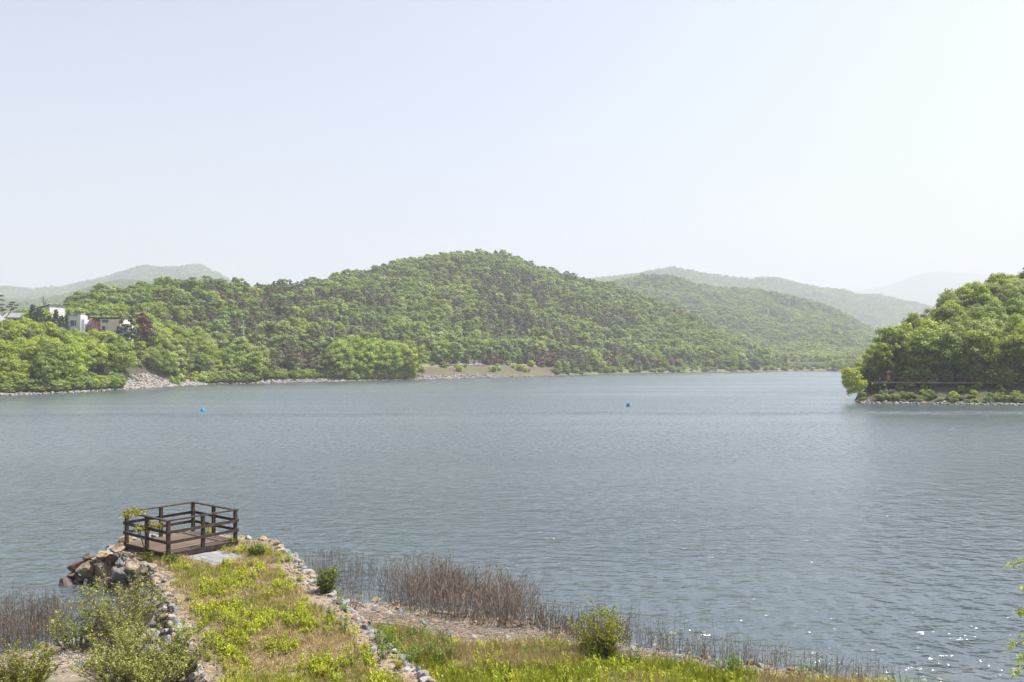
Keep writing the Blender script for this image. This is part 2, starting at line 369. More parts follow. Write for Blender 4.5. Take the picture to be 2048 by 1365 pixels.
def rock_mesh(name, seed, cuts=11, sub=3, rough=.06, lump=.16):
    g = np.random.default_rng(seed)
    bm = bmesh.new(); bmesh.ops.create_icosphere(bm, subdivisions=sub, radius=1)
    V = np.array([v.co[:] for v in bm.verts])
    N = unit(g.normal(size=(cuts, 3))); D = g.uniform(.42, .8, cuts)
    for n_, d_ in zip(N, D):
        pr = V @ n_; V = V - np.maximum(pr - d_, 0)[:, None] * n_[None, :] * .985
    for i, v in enumerate(bm.verts):
        c = V[i]; f = 1 + lump * mnoise.noise(Vector(c * 1.4 + seed)) + rough * mnoise.noise(Vector(c * 5 + seed))
        v.co = c * f
    me = bpy.data.meshes.new(name); bm.to_mesh(me); bm.free(); me.update(); return me
rocks = [rock_mesh('boulder', 20 + i, 11 + i % 5) for i in range(9)]
rocks_round = [rock_mesh('boulder', 60 + i, 7, 3, .05, .16) for i in range(3)]
small_rocks = [rock_mesh('stone', 80 + i, 9, 2) for i in range(6)]
_rk = {}
def rock_with(me, key):
    k = (me.name, key)
    if k not in _rk:
        c = me.copy(); c.materials.clear(); c.materials.append(ROCK[key]); _rk[k] = c
    return _rk[k]
def put_rock(pos, sx, sy, sz, key, i, rnd=False, tilt=.25):
    src = rocks_round[i % 3] if rnd else rocks[i % 9]
    o = link('boulder', rock_with(src, key), causeway, loc=tuple(pos), rot=(random.uniform(-tilt, tilt), random.uniform(-tilt, tilt), random.uniform(0, 6.28)), scale=(sx, sy, sz))
    return o
HEAD = [(137, 1173, 44, 32, 'dark', 0), (175, 1176, 40, 32, 'dark', 0), (146, 1153, 24, 18, 'dark', 0), (154, 1134, 36, 29, 'rust', 0), (177, 1139, 42, 34, 'tan', 0),
        (207, 1146, 42, 40, 'tan', 1), (244, 1149, 38, 26, 'grey', 0), (222, 1122, 25, 21, 'rust', 0), (240, 1128, 21, 19, 'grey', 0), (265, 1138, 36, 26, 'tan', 0),
        (288, 1143, 23, 20, 'tan', 0), (175, 1117, 22, 17, 'rust', 0), (190, 1120, 21, 15, 'tan', 0), (207, 1118, 26, 19, 'peach', 0), (211, 1108, 40, 11, 'peach', 0),
        (236, 1100, 36, 12, 'peach', 0), (212, 1172, 34, 24, 'dark', 0), (247, 1172, 34, 24, 'dark', 0), (282, 1166, 30, 24, 'dark', 0), (160, 1160, 26, 16, 'dark', 0), (228, 1158, 20, 16, 'dark', 0), (262, 1155, 24, 18, 'grey', 0), (195, 1160, 20, 16, 'dark', 0)]
for i, (u, v, pw, ph, key, rd) in enumerate(HEAD):
    k = (v - HOR) / F; dt = float(np.interp(u, [130, 206, 222, 266, 300], [29.3, 28.7, 28.3, 27.45, 26.6]))
    z = (H - k * (dt - .7)) / (1 + .78 * k); d = dt - .7 + .78 * z
    s = d / F / 2 * 1.2
    put_rock(PX(u, v, d + .05), pw * s, pw * s * .85, ph * s * 1.05, key, i, bool(rd), .2)
EDGE = [(305, 1169, 26, 20, 'pale'), (330, 1190, 30, 16, 'peach'), (318, 1228, 38, 34, 'pale'), (302, 1272, 36, 34, 'pale'), (331, 1282, 22, 20, 'pale'), (300, 1248, 26, 24, 'grey'), (296, 1190, 28, 22, 'dark'),
        (310, 1208, 28, 20, 'grey'), (338, 1250, 22, 18, 'pale'), (346, 1305, 22, 16, 'pale'), (290, 1300, 30, 26, 'grey'),
        (500, 1084, 20, 9, 'peach'), (527, 1089, 40, 12, 'tan'), (556, 1100, 34, 14, 'peach'), (576, 1112, 27, 14, 'pale'), (597, 1124, 18, 10, 'pale'), (598, 1135, 20, 12, 'pale'), (617, 1147, 17, 13, 'peach'),
        (640, 1178, 30, 20, 'peach'), (652, 1198, 28, 20, 'tan'), (628, 1162, 18, 12, 'pale'), (680, 1220, 30, 16, 'pale'), (664, 1210, 18, 10, 'grey'), (704, 1246, 30, 20, 'pale'), (720, 1262, 34, 20, 'peach'), (755, 1287, 24, 22, 'grey'),
        (772, 1304, 24, 14, 'pale'), (797, 1324, 24, 18, 'grey'), (818, 1343, 28, 20, 'pale'), (833, 1360, 28, 16, 'grey'), (740, 1275, 20, 14, 'pale'), (850, 1378, 30, 20, 'pale')]
for i, (u, v, pw, ph, key) in enumerate(EDGE):
    left = u < 400
    p0 = WZ(u, v, .55 if left and u < 325 else .8); s = p0[1] / F / 2 * 1.15
    put_rock(p0 + np.array([0, .1, -.05]), pw * s, pw * s * .9, ph * s * 1.1, key, i + 3, False, .2)
pe = -30.2
while pe < -15.5:
    L_ = random.uniform(.22, .5); qe = float(np.interp(pe, [-31.6, -29.5, -25, -19, -12], [7.0, 7.25, 7.1, 6.95, 6.85])) - .1; xy = cw(pe + L_ / 2, qe + random.uniform(-.05, .05))
    o = put_rock((xy[0], xy[1], TOP - .06 + random.uniform(-.03, .03)), L_ * .62, random.uniform(.15, .24), random.uniform(.13, .19), random.choice(('pale', 'pale', 'peach', 'grey')), random.randrange(9), False, .1)
    o.rotation_euler[2] = math.atan2(CD[1], CD[0]) + random.uniform(-.15, .15); pe += L_ * .9
# rubble on the causeway's flanks
keys = ['tan', 'grey', 'pale', 'peach', 'rust', 'dark']
for i in range(190):
    p = random.uniform(-34.5, -16)
    side = i % 3
    if side == 0: q, z = random.uniform(1.7, 2.95), None
    elif side == 1: q, z = random.uniform(6.75, 7.7), None
    else: p = random.uniform(-35.3, -31.5); q = random.uniform(.2, 7)
    if poly_sd(np.array([p]), np.array([q]))[0] > .15: continue
    xy = cw(p, q); z = float(cw_h(np.array([p]), np.array([q]))[0])
    if z < -.35: continue
    r = random.uniform(.1, .3) if p < -29 else random.uniform(.07, .14)
    put_rock((xy[0], xy[1], z + r * .2), r * 1.2, r, r * .75, random.choice(keys if z < .5 else keys[:4]) if z > .15 else 'dark', i, False, .4)

rub_p = np.random.default_rng(19).uniform(-35.5, -15, 5000); rub_q = np.random.default_rng(29).uniform(.6, 8.2, 5000); rub_d = poly_sd(rub_p, rub_q); rub_z = cw_h(rub_p, rub_q)
RUBBLE = (rub_d < .12) & (rub_d > -1.1) & (rub_z > -.25)
RUBBLE_AT = np.stack([CD[0] * rub_p + CN[0] * rub_q, CD[1] * rub_p + CN[1] * rub_q, rub_z], 1)[RUBBLE]

# ------------------------------------------------------------------ wooden viewing deck
def build_deck():
    A, B, ZF, RH = 2.63, 2.73, 1.16, 1.1          # sides, floor level, rail height
    t = empty('viewing_deck', (-11.72, 29.78, 0), R(52.7))
    set_props(t, 'square dark brown timber viewing deck with post and rail fence', 'deck')
    hx, hy = A / 2, B / 2
    n = 19; wd = B / n
    for i in range(n):                             # boards run along local x
        MB().box((0, 0, 0), (A - .02, wd - .022, .032)).build('plank', M['plank'], t, (random.uniform(-.006, .006), -hy + (i + .5) * wd, ZF - .016 + random.uniform(-.003, .003)))
    for sx in (-1, 1): MB().box((0, 0, 0), (.05, B + .1, .17)).build('rim_board', M['wood'], t, (sx * (hx + .018), 0, ZF - .085))
    for sy in (-1, 1): MB().box((0, 0, 0), (A - .02, .05, .165)).build('rim_board', M['wood'], t, (0, sy * (hy + .018), ZF - .088))
    ps = .105
    for ix in (-1, 0, 1):
        for iy in (-1, 0, 1):
            if ix == 0 and iy == 0: continue
            MB().box((0, 0, 0), (ps, ps, RH + .3)).build('post', M['wood'], t, (ix * (hx - .03), iy * (hy - .03), ZF + (RH - .3) / 2 - .02))
    for sy in (-1, 1):                             # top caps and two lower rails on each side
        MB().box((0, 0, 0), (A + .14, .13, .04)).build('top_rail', M['wood'], t, (0, sy * (hy - .03), ZF + RH - .02))
        for z in (.36, .7): MB().box((0, 0, 0), (A + .12, .035, .1)).build('rail', M['wood'], t, (0, sy * (hy + .042), ZF + z))
    for sx in (-1, 1):
        MB().box((0, 0, 0), (.13, B - .2, .04)).build('top_rail', M['wood'], t, (sx * (hx - .03), 0, ZF + RH - .022))
        for z in (.36, .7): MB().box((0, 0, 0), (.035, B + .02, .1)).build('rail', M['wood'], t, (sx * (hx + .042), 0, ZF + z))
    for sx, sy in ((-1, -1), (-1, 1), (1, 1), (1, -1)):
        MB().box((0, 0, 0), (.5, .5, .5)).build('footing', M['concrete'], t, (sx * (hx - .3), sy * (hy - .3), ZF - .42))
    for k in (-.5, 0, .5): MB().box((0, 0, 0), (.08, B - .06, .14)).build('joist', M['wood'], t, (k * A, 0, ZF - .105))
build_deck()

# ------------------------------------------------------------------ stone slab beside the deck
def build_slab():
    z = .95
    c = [WZ(362, 1114, z), WZ(424, 1131.5, z), WZ(492, 1111.5, z), WZ(446, 1099.5, z)]   # near-left, near, right, far
    org = (c[0] + c[2]) / 2
    t = empty('paving_pad', (org[0], org[1], 0)); set_props(t, 'pale grey pad of cracked flat stones beside the timber deck', 'paving')
    na, nb = 5, 4
    G = np.zeros((na + 1, nb + 1, 2)); g = np.random.default_rng(5)
    for i in range(na + 1):
        for j in range(nb + 1):
            a, b = i / na, j / nb
            q = (1 - a) * (1 - b) * c[0] + a * (1 - b) * c[3] + a * b * c[2] + (1 - a) * b * c[1]
            jit = g.uniform(-.13, .13, 2) * ((0 < i < na), (0 < j < nb)) + (g.uniform(-.02, .02, 2))
            G[i, j] = q[:2] - org[:2] + jit
    mat = surf('slab_stone', [(.3, (.12, .12, .125)), (.55, (.19, .19, .195)), (.75, (.25, .25, .25))], 3, .8, .25, .01, obj_random=.12)
    for i in range(na):
        for j in range(nb):
            q = np.array([G[i, j], G[i + 1, j], G[i + 1, j + 1], G[i, j + 1]]); m = q.mean(0); q = m + (q - m) * .965
            MB().prism([tuple(v) for v in q], z - .09, z + g.uniform(-.006, .008)).build('flagstone', mat, t)
build_slab()

# ------------------------------------------------------------------ tree prototypes (9 m tall, base at 0)
def broadleaf(seed, h=9.0, r=3.3, clumps=26, per=230, s=.215, low=.16, lean=0.0):
    g = np.random.default_rng(seed)
    k = np.arange(clumps) + .5; ph = math.pi * (1 + 5 ** .5) * k + g.uniform(0, 6)
    cz = 1 - 2 * k / clumps; cz = np.clip(cz * .95 + g.normal(0, .1, clumps), -1, 1); rr = np.sqrt(np.maximum(1 - cz ** 2, 0))
    rad = g.uniform(.5, 1.12, clumps)
    zc, rz = h * (low + 1) / 2, h * (1 - low) / 2
    ax = g.uniform(.8, 1.15, 2)
    C = np.stack([rr * np.cos(ph) * r * rad * ax[0], rr * np.sin(ph) * r * rad * ax[1], zc + cz * rz * (.62 + .3 * rad) * 1.0], 1)
    C[:, 0] += lean * C[:, 2]
    rc = r * g.uniform(.18, .42, clumps)
    LC, LN = [], []
    for c, q in zip(C, rc):
        n = int(per * (q / (r * .37)) ** 2)
        d = unit(g.normal(size=(n, 3))); d[:, 2] = np.where(d[:, 2] < -.35, -d[:, 2], d[:, 2])
        wob = 1 + .34 * np.sin(d[:, 0] * 5 + c[0]) * np.sin(d[:, 1] * 5 + c[1]) * np.cos(d[:, 2] * 4)
        LC.append(c + d * (q * wob * (1.12 - .75 * g.random(n) ** 2.2))[:, None] * [1, 1, .7] + g.normal(0, .1, (n, 3))); LN.append(unit(d + g.normal(0, .33, (n, 3)) + [0, 0, .3]))
    LC = np.concatenate(LC); LN = np.concatenate(LN)
    V, Q = quads_np(LC, LN, s * g.uniform(.65, 1.25, len(LC)), .62, g)
    # trunk and limbs
    tp = np.stack([np.linspace(0, lean * h * .7, 6) + np.cumsum(g.normal(0, .06, 6)), np.cumsum(g.normal(0, .06, 6)), np.linspace(-.6, h * .74, 6)], 1)[None]
    parts = [(*tubes_np(tp, np.linspace(.2, .06, 6)[None] * h / 9, 7), 0)]
    pick = g.permutation(clumps)[:min(clumps, 13)]
    b0 = np.stack([np.array([np.interp(z, tp[0, :, 2], tp[0, :, i]) for i in range(3)]) for z in np.clip(C[pick, 2] * .62 - .4, h * .12, h * .62)])
    mid = (b0 + C[pick]) / 2 + [0, 0, .25]; LP = np.stack([b0, mid, C[pick]], 1)
    parts.append((*tubes_np(LP, np.array([[.085, .055, .02]]) * h / 9, 5), 0))
    return (V, Q), cat_np(parts)
def pine(seed, h=9.0, r=2.6, pads=13, per=130, s=.26, bend=.5, low=.3, flat=.32):
    g = np.random.default_rng(seed)
    zt = np.linspace(-.6, h * .95, 9); a = g.uniform(0, 6.28)
    off = bend * np.sin(np.linspace(0, 2.6, 9)) + np.cumsum(g.normal(0, .05, 9))
    tp = np.stack([off * math.cos(a), off * math.sin(a), zt], 1)
    zs = np.linspace(h * low, h * .97, pads) + g.normal(0, .12, pads); fr = (zs - h * low) / (h * (1 - low))
    reach = r * np.clip(1.05 - fr, .12, 1) ** .7 * g.uniform(.55, 1.0, pads); an = np.arange(pads) * 2.4 + g.uniform(0, 6)
    base = np.stack([np.interp(zs - .3, zt, tp[:, i]) for i in range(3)], 1)
    C = base + np.stack([np.cos(an) * reach * .62, np.sin(an) * reach * .62, .15 + .1 * reach], 1)
    LC, LN = [], []
    for c, q in zip(C, np.maximum(reach, .7)):
        n = int(per * (.5 + q / r)); d = unit(g.normal(size=(n, 3)))
        LC.append(c + d * (q * .75 * g.uniform(.3, 1.05, n) ** .6)[:, None] * [1, 1, flat]); LN.append(unit(d * .6 + g.normal(0, .5, (n, 3)) + [0, 0, .55]))
    LC = np.concatenate(LC); LN = np.concatenate(LN)
    V, Q = quads_np(LC, LN, s * g.uniform(.7, 1.3, len(LC)), .34, g, .1)
    parts = [(*tubes_np(tp[None], np.linspace(.19, .04, 9)[None] * h / 9, 7), 0)]
    LP = np.stack([base, (base + C) / 2 + [0, 0, .1], C], 1)
    parts.append((*tubes_np(LP, np.array([[.06, .04, .015]]), 5), 0))
    return (V, Q), cat_np(parts)

BROAD = [broadleaf(100 + i, r=3.1 + .25 * (i % 3), clumps=(32, 38, 35, 42, 28, 36, 30, 34)[i], low=(.03, .12, .02, .06, .25, .04, .34, .3)[i]) for i in range(8)]
PINES = [pine(200 + i, bend=(.5, .8, .3, 1.0)[i], low=(.3, .42, .25, .5)[i]) for i in range(4)]
TRUNK_ME = {('b', i): mesh_np('trunk', T[0], T[1], [M['bark']], True) for i, (_, T) in enumerate(BROAD)}
TRUNK_ME.update({('p', i): mesh_np('trunk', T[0], T[1], [M['pine_bark']], True) for i, (_, T) in enumerate(PINES)})
_cr = {}
def crown_me(kind, i, mat):
    k = (kind, i, mat)
    if k not in _cr:
        V, Q = (BROAD if kind == 'b' else PINES)[i][0]
        _cr[k] = mesh_np('crown', V, Q, [M[mat]])
    return _cr[k]
NB = {'b': 6, 'p': 4}      # shapes 6 and 7 have bare lower trunks, used where asked for
def tree(loc, kind, mat, scale, label, group, name=None, i=None, sxy=1.0):
    i = random.randrange(NB[kind]) if i is None else i
    t = empty(name or ('broadleaf_tree' if kind == 'b' else 'pine_tree'), loc, random.uniform(0, 6.28)); t.scale = (scale * sxy, scale * sxy, scale)
    set_props(t, label, 'tree', group)
    link('trunk', TRUNK_ME[(kind, i)], t); link('crown', crown_me(kind, i, mat), t)
    return t

TINT = {'leaf_bright': 'bright yellow green', 'leaf_mid': 'fresh mid green', 'leaf_deep': 'deep green', 'leaf_pale': 'pale green', 'needle': 'olive'}
def size_word(s_): return 'tall' if s_ > .92 else ('small' if s_ < .68 else 'medium')
# light copies for the far woods, one mesh with trunk and crown
proto_col = bpy.data.collections.new('woodland_parts')          # not linked: only instanced from
FAR = []
def far_proto(name, gen, mat, bark, **kw):
    (V, Q), T = gen(**kw); VV, QQ, mm = cat_np([(V, Q, 0), (T[0], T[1], 1)])
    o = bpy.data.objects.new(name, mesh_np(name, VV, QQ, [M[mat], M[bark]], midx=mm)); proto_col.objects.link(o); FAR.append((name, mat)); return o
_names = []
for i, (mat, sd) in enumerate([('leaf_mid', 301), ('leaf_mid', 302), ('leaf_deep', 303), ('leaf_deep', 304), ('leaf_pale', 305), ('leaf_bright', 306)]):
    far_proto('wood_tree_%02d' % i, broadleaf, mat, 'bark', seed=sd, r=3.4, clumps=24, per=115, s=.34, low=.1)
for i, sd in enumerate((311, 312, 313)):
    far_proto('wood_tree_%02d' % (6 + i), pine, 'needle', 'pine_bark', seed=sd, h=8.0, r=3.6, pads=14, per=120, s=.4, flat=.55, low=.2)
far_proto('wood_tree_09', pine, 'needle_dark', 'pine_bark', seed=314, r=3.1, pads=14, per=110, s=.4, flat=.6, low=.15)

def scatter_obj(name, pts, idx, scl, rot, collection, tilt=None):
    me = bpy.data.meshes.new(name); pts = np.asarray(pts, np.float32)
    me.vertices.add(len(pts)); me.vertices.foreach_set('co', pts.ravel())
    a = me.attributes.new('idx', 'INT', 'POINT'); a.data.foreach_set('value', np.asarray(idx, np.int32))
    a = me.attributes.new('scl', 'FLOAT_VECTOR', 'POINT')
    sc3 = np.asarray(scl, np.float32); sc3 = np.repeat(sc3[:, None], 3, 1) if sc3.ndim == 1 else sc3
    a.data.foreach_set('vector', np.ascontiguousarray(sc3).ravel())
    r3 = np.zeros((len(pts), 3), np.float32); r3[:, 2] = rot
    if tilt is not None: r3[:, :2] = tilt
    a = me.attributes.new('rot', 'FLOAT_VECTOR', 'POINT'); a.data.foreach_set('vector', r3.ravel())
    o = link(name, me)
    ng = bpy.data.node_groups.new(name + '_nodes', 'GeometryNodeTree')
    ng.interface.new_socket('Geometry', in_out='INPUT', socket_type='NodeSocketGeometry'); ng.interface.new_socket('Geometry', in_out='OUTPUT', socket_type='NodeSocketGeometry')
    gi = ng.nodes.new('NodeGroupInput'); go = ng.nodes.new('NodeGroupOutput')
    ci = ng.nodes.new('GeometryNodeCollectionInfo'); ci.inputs['Collection'].default_value = collection
    ci.inputs['Separate Children'].default_value = True; ci.inputs['Reset Children'].default_value = True
    ip = ng.nodes.new('GeometryNodeInstanceOnPoints'); ip.inputs['Pick Instance'].default_value = True
    def attr(nm, tp):
        n = ng.nodes.new('GeometryNodeInputNamedAttribute'); n.data_type = tp; n.inputs['Name'].default_value = nm; return n.outputs['Attribute']
    er = ng.nodes.new('FunctionNodeEulerToRotation')
    ng.links.new(gi.outputs[0], ip.inputs['Points']); ng.links.new(ci.outputs[0], ip.inputs['Instance'])
    ng.links.new(attr('idx', 'INT'), ip.inputs['Instance Index']); ng.links.new(attr('scl', 'FLOAT_VECTOR'), ip.inputs['Scale'])
    ng.links.new(attr('rot', 'FLOAT_VECTOR'), er.inputs[0]); ng.links.new(er.outputs[0], ip.inputs['Rotation'])
    ng.links.new(ip.outputs[0], go.inputs[0])
    md = o.modifiers.new('scatter', 'NODES'); md.node_group = ng
    return o

# ------------------------------------------------------------------ hills
class Hill:
    def __init__(s, table, amp=3.0, nscale=55.0, seed=1, clear=40.0):
        s.u = np.array([r[0] for r in table], float); s.N = np.array([r[1] for r in table], float)   # (U,K,2)
        s.amp, s.ns, s.seed, s.clear = amp, nscale, seed, clear
    def nodes(s, u):
        K = s.N.shape[1]
        D = np.stack([np.interp(u, s.u, s.N[:, k, 0]) for k in range(K)], -1); Z = np.stack([np.interp(u, s.u, s.N[:, k, 1]) for k in range(K)], -1)
        return D, Z
    def h(s, x, y):
        x = np.asarray(x, float); y = np.asarray(y, float); u = 1024 + F * x / y
        D, Z = s.nodes(u); out = Z[..., 0].copy()
        for k in range(D.shape[-1] - 1):
            a, b = D[..., k], D[..., k + 1]; t = np.clip((y - a) / np.maximum(b - a, 1e-6), 0, 1)
            out = np.where(y >= a, Z[..., k] + (Z[..., k + 1] - Z[..., k]) * t, out)
        fade = np.clip((y - D[..., 1]) / s.clear, 0, 1) * (1 - .75 * np.clip((y - D[..., -2]) / 90 + 1, 0, 1))
        return out + s.amp * fade * nz(x, y, s.ns, s.seed) 
    def mesh(s, name, nu, per, mats, bankw=None):
        us = np.linspace(s.u[0], s.u[-1], nu); D, Z = s.nodes(us); K = D.shape[1]
        ds = np.concatenate([D[:, k:k + 1] + (D[:, k + 1:k + 2] - D[:, k:k + 1]) * np.linspace(0, 1, per, endpoint=False)[None] for k in range(K - 1)] + [D[:, -1:]], 1)
        Xh = (us[:, None] - 1024) / F * ds
        Zh = s.h(Xh, ds); me = grid_mesh(name, Xh, ds, Zh, mats)
        if bankw is not None:
            mid = (ds - D[:, 1:2])[:-1, :-1]; uu = np.broadcast_to(us[:-1, None], mid.shape)
            opn = ((uu > 828) & (uu < 1128)) | ((uu > 240) & (uu < 415) & (mid < 9)) | ((uu > 515) & (uu < 690) & (mid < 6)) | (mid < .7)
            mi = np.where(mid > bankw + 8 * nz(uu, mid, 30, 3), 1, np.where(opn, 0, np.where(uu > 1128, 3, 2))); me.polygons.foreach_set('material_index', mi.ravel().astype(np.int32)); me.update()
        return me
    def grid(s, cell, k0=1, extra_front=0.0, extra_back=15.0, kback=-2, g=rng, umin=None, umax=None):
        D, _ = s.nodes(s.u); ymax = D[:, kback].max() + extra_back; ymin = D[:, k0].min()
        xm = max(abs(((s.u - 1024) / F)[[0, -1]])) * ymax
        X, Y = np.meshgrid(np.arange(-xm, xm, cell), np.arange(ymin, ymax, cell)); X = X.ravel() + g.uniform(-.42, .42, X.size) * cell; Y = Y.ravel() + g.uniform(-.42, .42, Y.size) * cell
        U = 1024 + F * X / Y; ok = (U > (umin if umin is not None else s.u[0])) & (U < (umax if umax is not None else s.u[-1])); X, Y, U = X[ok], Y[ok], U[ok]
        D, _ = s.nodes(U); ok = (Y > D[:, k0] + extra_front) & (Y < D[:, kback] + extra_back)
        return X[ok], Y[ok], U[ok], (Y - D[:, k0])[ok]

def row(u, vs_, n1, n2, rd, rv, th=8.0, back=130):
    Ds = H * F / (vs_ - HOR); zr = H + (HOR - rv) / F * rd - th
    return (u, [(Ds - 18, -2.7), (Ds, .02), (Ds + 5, 1.3), (Ds + n1[0], n1[1]), (Ds + n2[0], n2[1]), (rd, zr), (rd + back, zr * .55 - 4)])
MAIN = Hill([
    row(-420, 806, (40, 12), (75, 13), 260, 640), row(0, 792, (42, 13.0), (75, 13.5), 290, 634), row(100, 788.5, (40, 12.5), (70, 14), 300, 612), row(140, 787, (38, 12), (66, 14), 320, 584),
    row(250, 780, (19, 10.5), (60, 13), 345, 565), row(300, 776.5, (19, 9.5), (52, 12), 352, 561), row(350, 773, (26, 7.5), (50, 10), 360, 550), row(440, 769, (26, 6.5), (50, 11), 385, 546), row(510, 767.5, (26, 6), (56, 11), 425, 558),
    row(600, 766, (27, 6), (66, 13), 485, 556), row(720, 762.5, (27, 6), (76, 15), 560, 536), row(830, 760, (27, 5.5), (80, 15), 620, 513), row(900, 758.5, (28, 5.5), (78, 14), 655, 503),
    row(950, 757, (29, 5.6), (76, 14), 680, 498), row(1010, 755.6, (29, 5.6), (78, 14), 690, 499), row(1050, 754.5, (29, 5.5), (76, 14), 695, 516), row(1080, 753.5, (29, 5.3), (74, 13), 700, 531), row(1150, 751, (28, 5.4), (68, 13), 700, 547),
    row(1220, 749, (26, 5.2), (64, 12), 690, 562), row(1350, 746.5, (24, 5), (54, 10), 670, 607), row(1450, 745, (22, 4.6), (46, 8), 640, 662), row(1530, 744, (20, 4), (40, 5), 625, 702, 6),
    row(1600, 743, (18, 3), (36, 3.5), 660, 711, 3), row(1750, 743, (18, 3), (36, 3.2), 680, 711, 3), row(2150, 743, (18, 3), (36, 3.2), 680, 711, 3)], amp=6, nscale=48, seed=2, clear=130)
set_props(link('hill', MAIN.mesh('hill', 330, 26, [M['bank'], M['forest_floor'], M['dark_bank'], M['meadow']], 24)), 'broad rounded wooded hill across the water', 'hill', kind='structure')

def ridge_tab(us_vs, D0, z0, D1, z1, rd, th, back):
    out = []
    for u, v, *q in us_vs:
        d = q[0] if q else rd
        zr = H + (HOR - v) / F * d - th
        out.append((u, [(D0 - 60, -4), (D0, z0), (D1, z1 + max(zr, 0) * .1), (d, zr), (d + back, zr * .4)]))
    return out
R2 = Hill(ridge_tab([(1120, 575), (1180, 565), (1230, 556), (1290, 546), (1340, 549), (1420, 569), (1500, 574), (1560, 585), (1640, 605), (1690, 627, 1270), (1760, 666, 1200), (1830, 697, 1120), (1900, 712, 1050), (2150, 716, 1000)], 700, 2, 840, 8, 1300, 9, 400), amp=16, nscale=95, seed=5, clear=250)
R3 = Hill(ridge_tab([(1150, 562), (1250, 552), (1290, 546), (1345, 535), (1380, 541), (1420, 550), (1500, 557), (1555, 555), (1600, 568), (1660, 577), (1700, 584), (1720, 592), (1760, 592), (1830, 605), (1900, 625), (2000, 645), (2200, 660)], 1600, 4, 1950, 20, 2700, 9, 600), amp=26, nscale=180, seed=6, clear=350)
R4 = Hill(ridge_tab([(1500, 606), (1600, 598), (1710, 582), (1760, 574), (1800, 564), (1830, 553), (1850, 547), (1880, 544), (1950, 547), (2048, 556), (2300, 585)], 4400, 5, 4900, 50, 6000, 0, 800), amp=28, nscale=340, seed=8, clear=900)
L2 = Hill(ridge_tab([(-250, 588), (-100, 582), (0, 578), (60, 580), (130, 573), (190, 562), (230, 549), (260, 541), (290, 533), (320, 539), (345, 536), (400, 531), (425, 541), (450, 554), (485, 575), (540, 600), (620, 620)], 1600, 5, 1900, 30, 2900, 9, 600), amp=28, nscale=180, seed=9, clear=400)
L1 = Hill(ridge_tab([(-250, 612), (-100, 604), (0, 602), (60, 600), (120, 592), (180, 574), (240, 556), (270, 560), (330, 568), (420, 590), (520, 615)], 800, 5, 1000, 20, 1700, 9, 400), amp=16, nscale=100, seed=10, clear=300)
for nm, hl, lb in (('ridge', R2, 'hazy green ridge beyond the end of the lake'), ('ridge', R3, 'paler blue green ridge rising behind the nearer one'),
                   ('ridge', L1, 'hazy wooded rise behind the white houses'), ('ridge', L2, 'double peaked blue green ridge behind the houses')):
    set_props(link(nm, hl.mesh(nm, 160, 22, [M['forest_floor']])), lb, 'ridge', kind='structure')
me = R4.mesh('mountain', 220, 40, [M['far_canopy']])
set_props(link('mountain', me), 'faint pale mountain nearly lost in the haze', 'mountain', kind='structure')

# ------------------------------------------------------------------ buildings on the terrace
M['white_wall'] = surf('white_wall', [(.3, (.42, .415, .4)), (.7, (.55, .54, .53))], 1.2, .8, 0)
M['blue_wall'] = surf('blue_wall', [(.3, (.5, .56, .62)), (.7, (.62, .67, .72))], 1.2, .8, 0)
M['cream_wall'] = surf('cream_wall', [(.3, (.55, .47, .38)), (.7, (.68, .6, .5))], 1.2, .8, 0)
M['dark_roof'] = surf('dark_roof', [(.3, (.05, .05, .055)), (.7, (.1, .1, .1))], 2, .6, 0)
M['grey_roof'] = surf('grey_roof', [(.3, (.15, .155, .165)), (.7, (.23, .235, .25))], 2, .6, 0)
M['red_shell'] = surf('red_shell', [(.3, (.25, .13, .12)), (.55, (.36, .19, .18)), (.75, (.46, .3, .28))], 1.0, .6, 0, stretch=(3, .4, 1))
M['blue_trim'] = surf('blue_trim', [(.3, (.03, .2, .5)), (.7, (.05, .3, .6))], 2, .5, 0)
M['red_trim'] = surf('red_trim', [(.3, (.4, .06, .04)), (.7, (.55, .1, .07))], 2, .5, 0)
gm, gt, gb = new_mat('window_glass'); gb.inputs['Base Color'].default_value = (.04, .06, .075, 1); gb.inputs['Roughness'].default_value = .12; gb.inputs['Specular IOR Level'].default_value = .5; M['glass'] = gm
HD = 238.0
def window(t, c, wd, ht, nm='window'):         # faces the lake (-y)
    f = MB().box((0, 0, 0), (wd + .24, .1, ht + .24)).build(nm, M['white_wall'], t, c)
    for k in (-1, 1): MB().box((0, 0, 0), (wd / 2 - .05, .05, ht)).build('pane', M['glass'], f, (k * wd / 4, -.06, 0))
def hs_at(u, v, D): p = PX(u, v, D); return float(p[0]), float(p[1]), float(p[2])
px = lambda D: D / F
HOUSE_AT = []
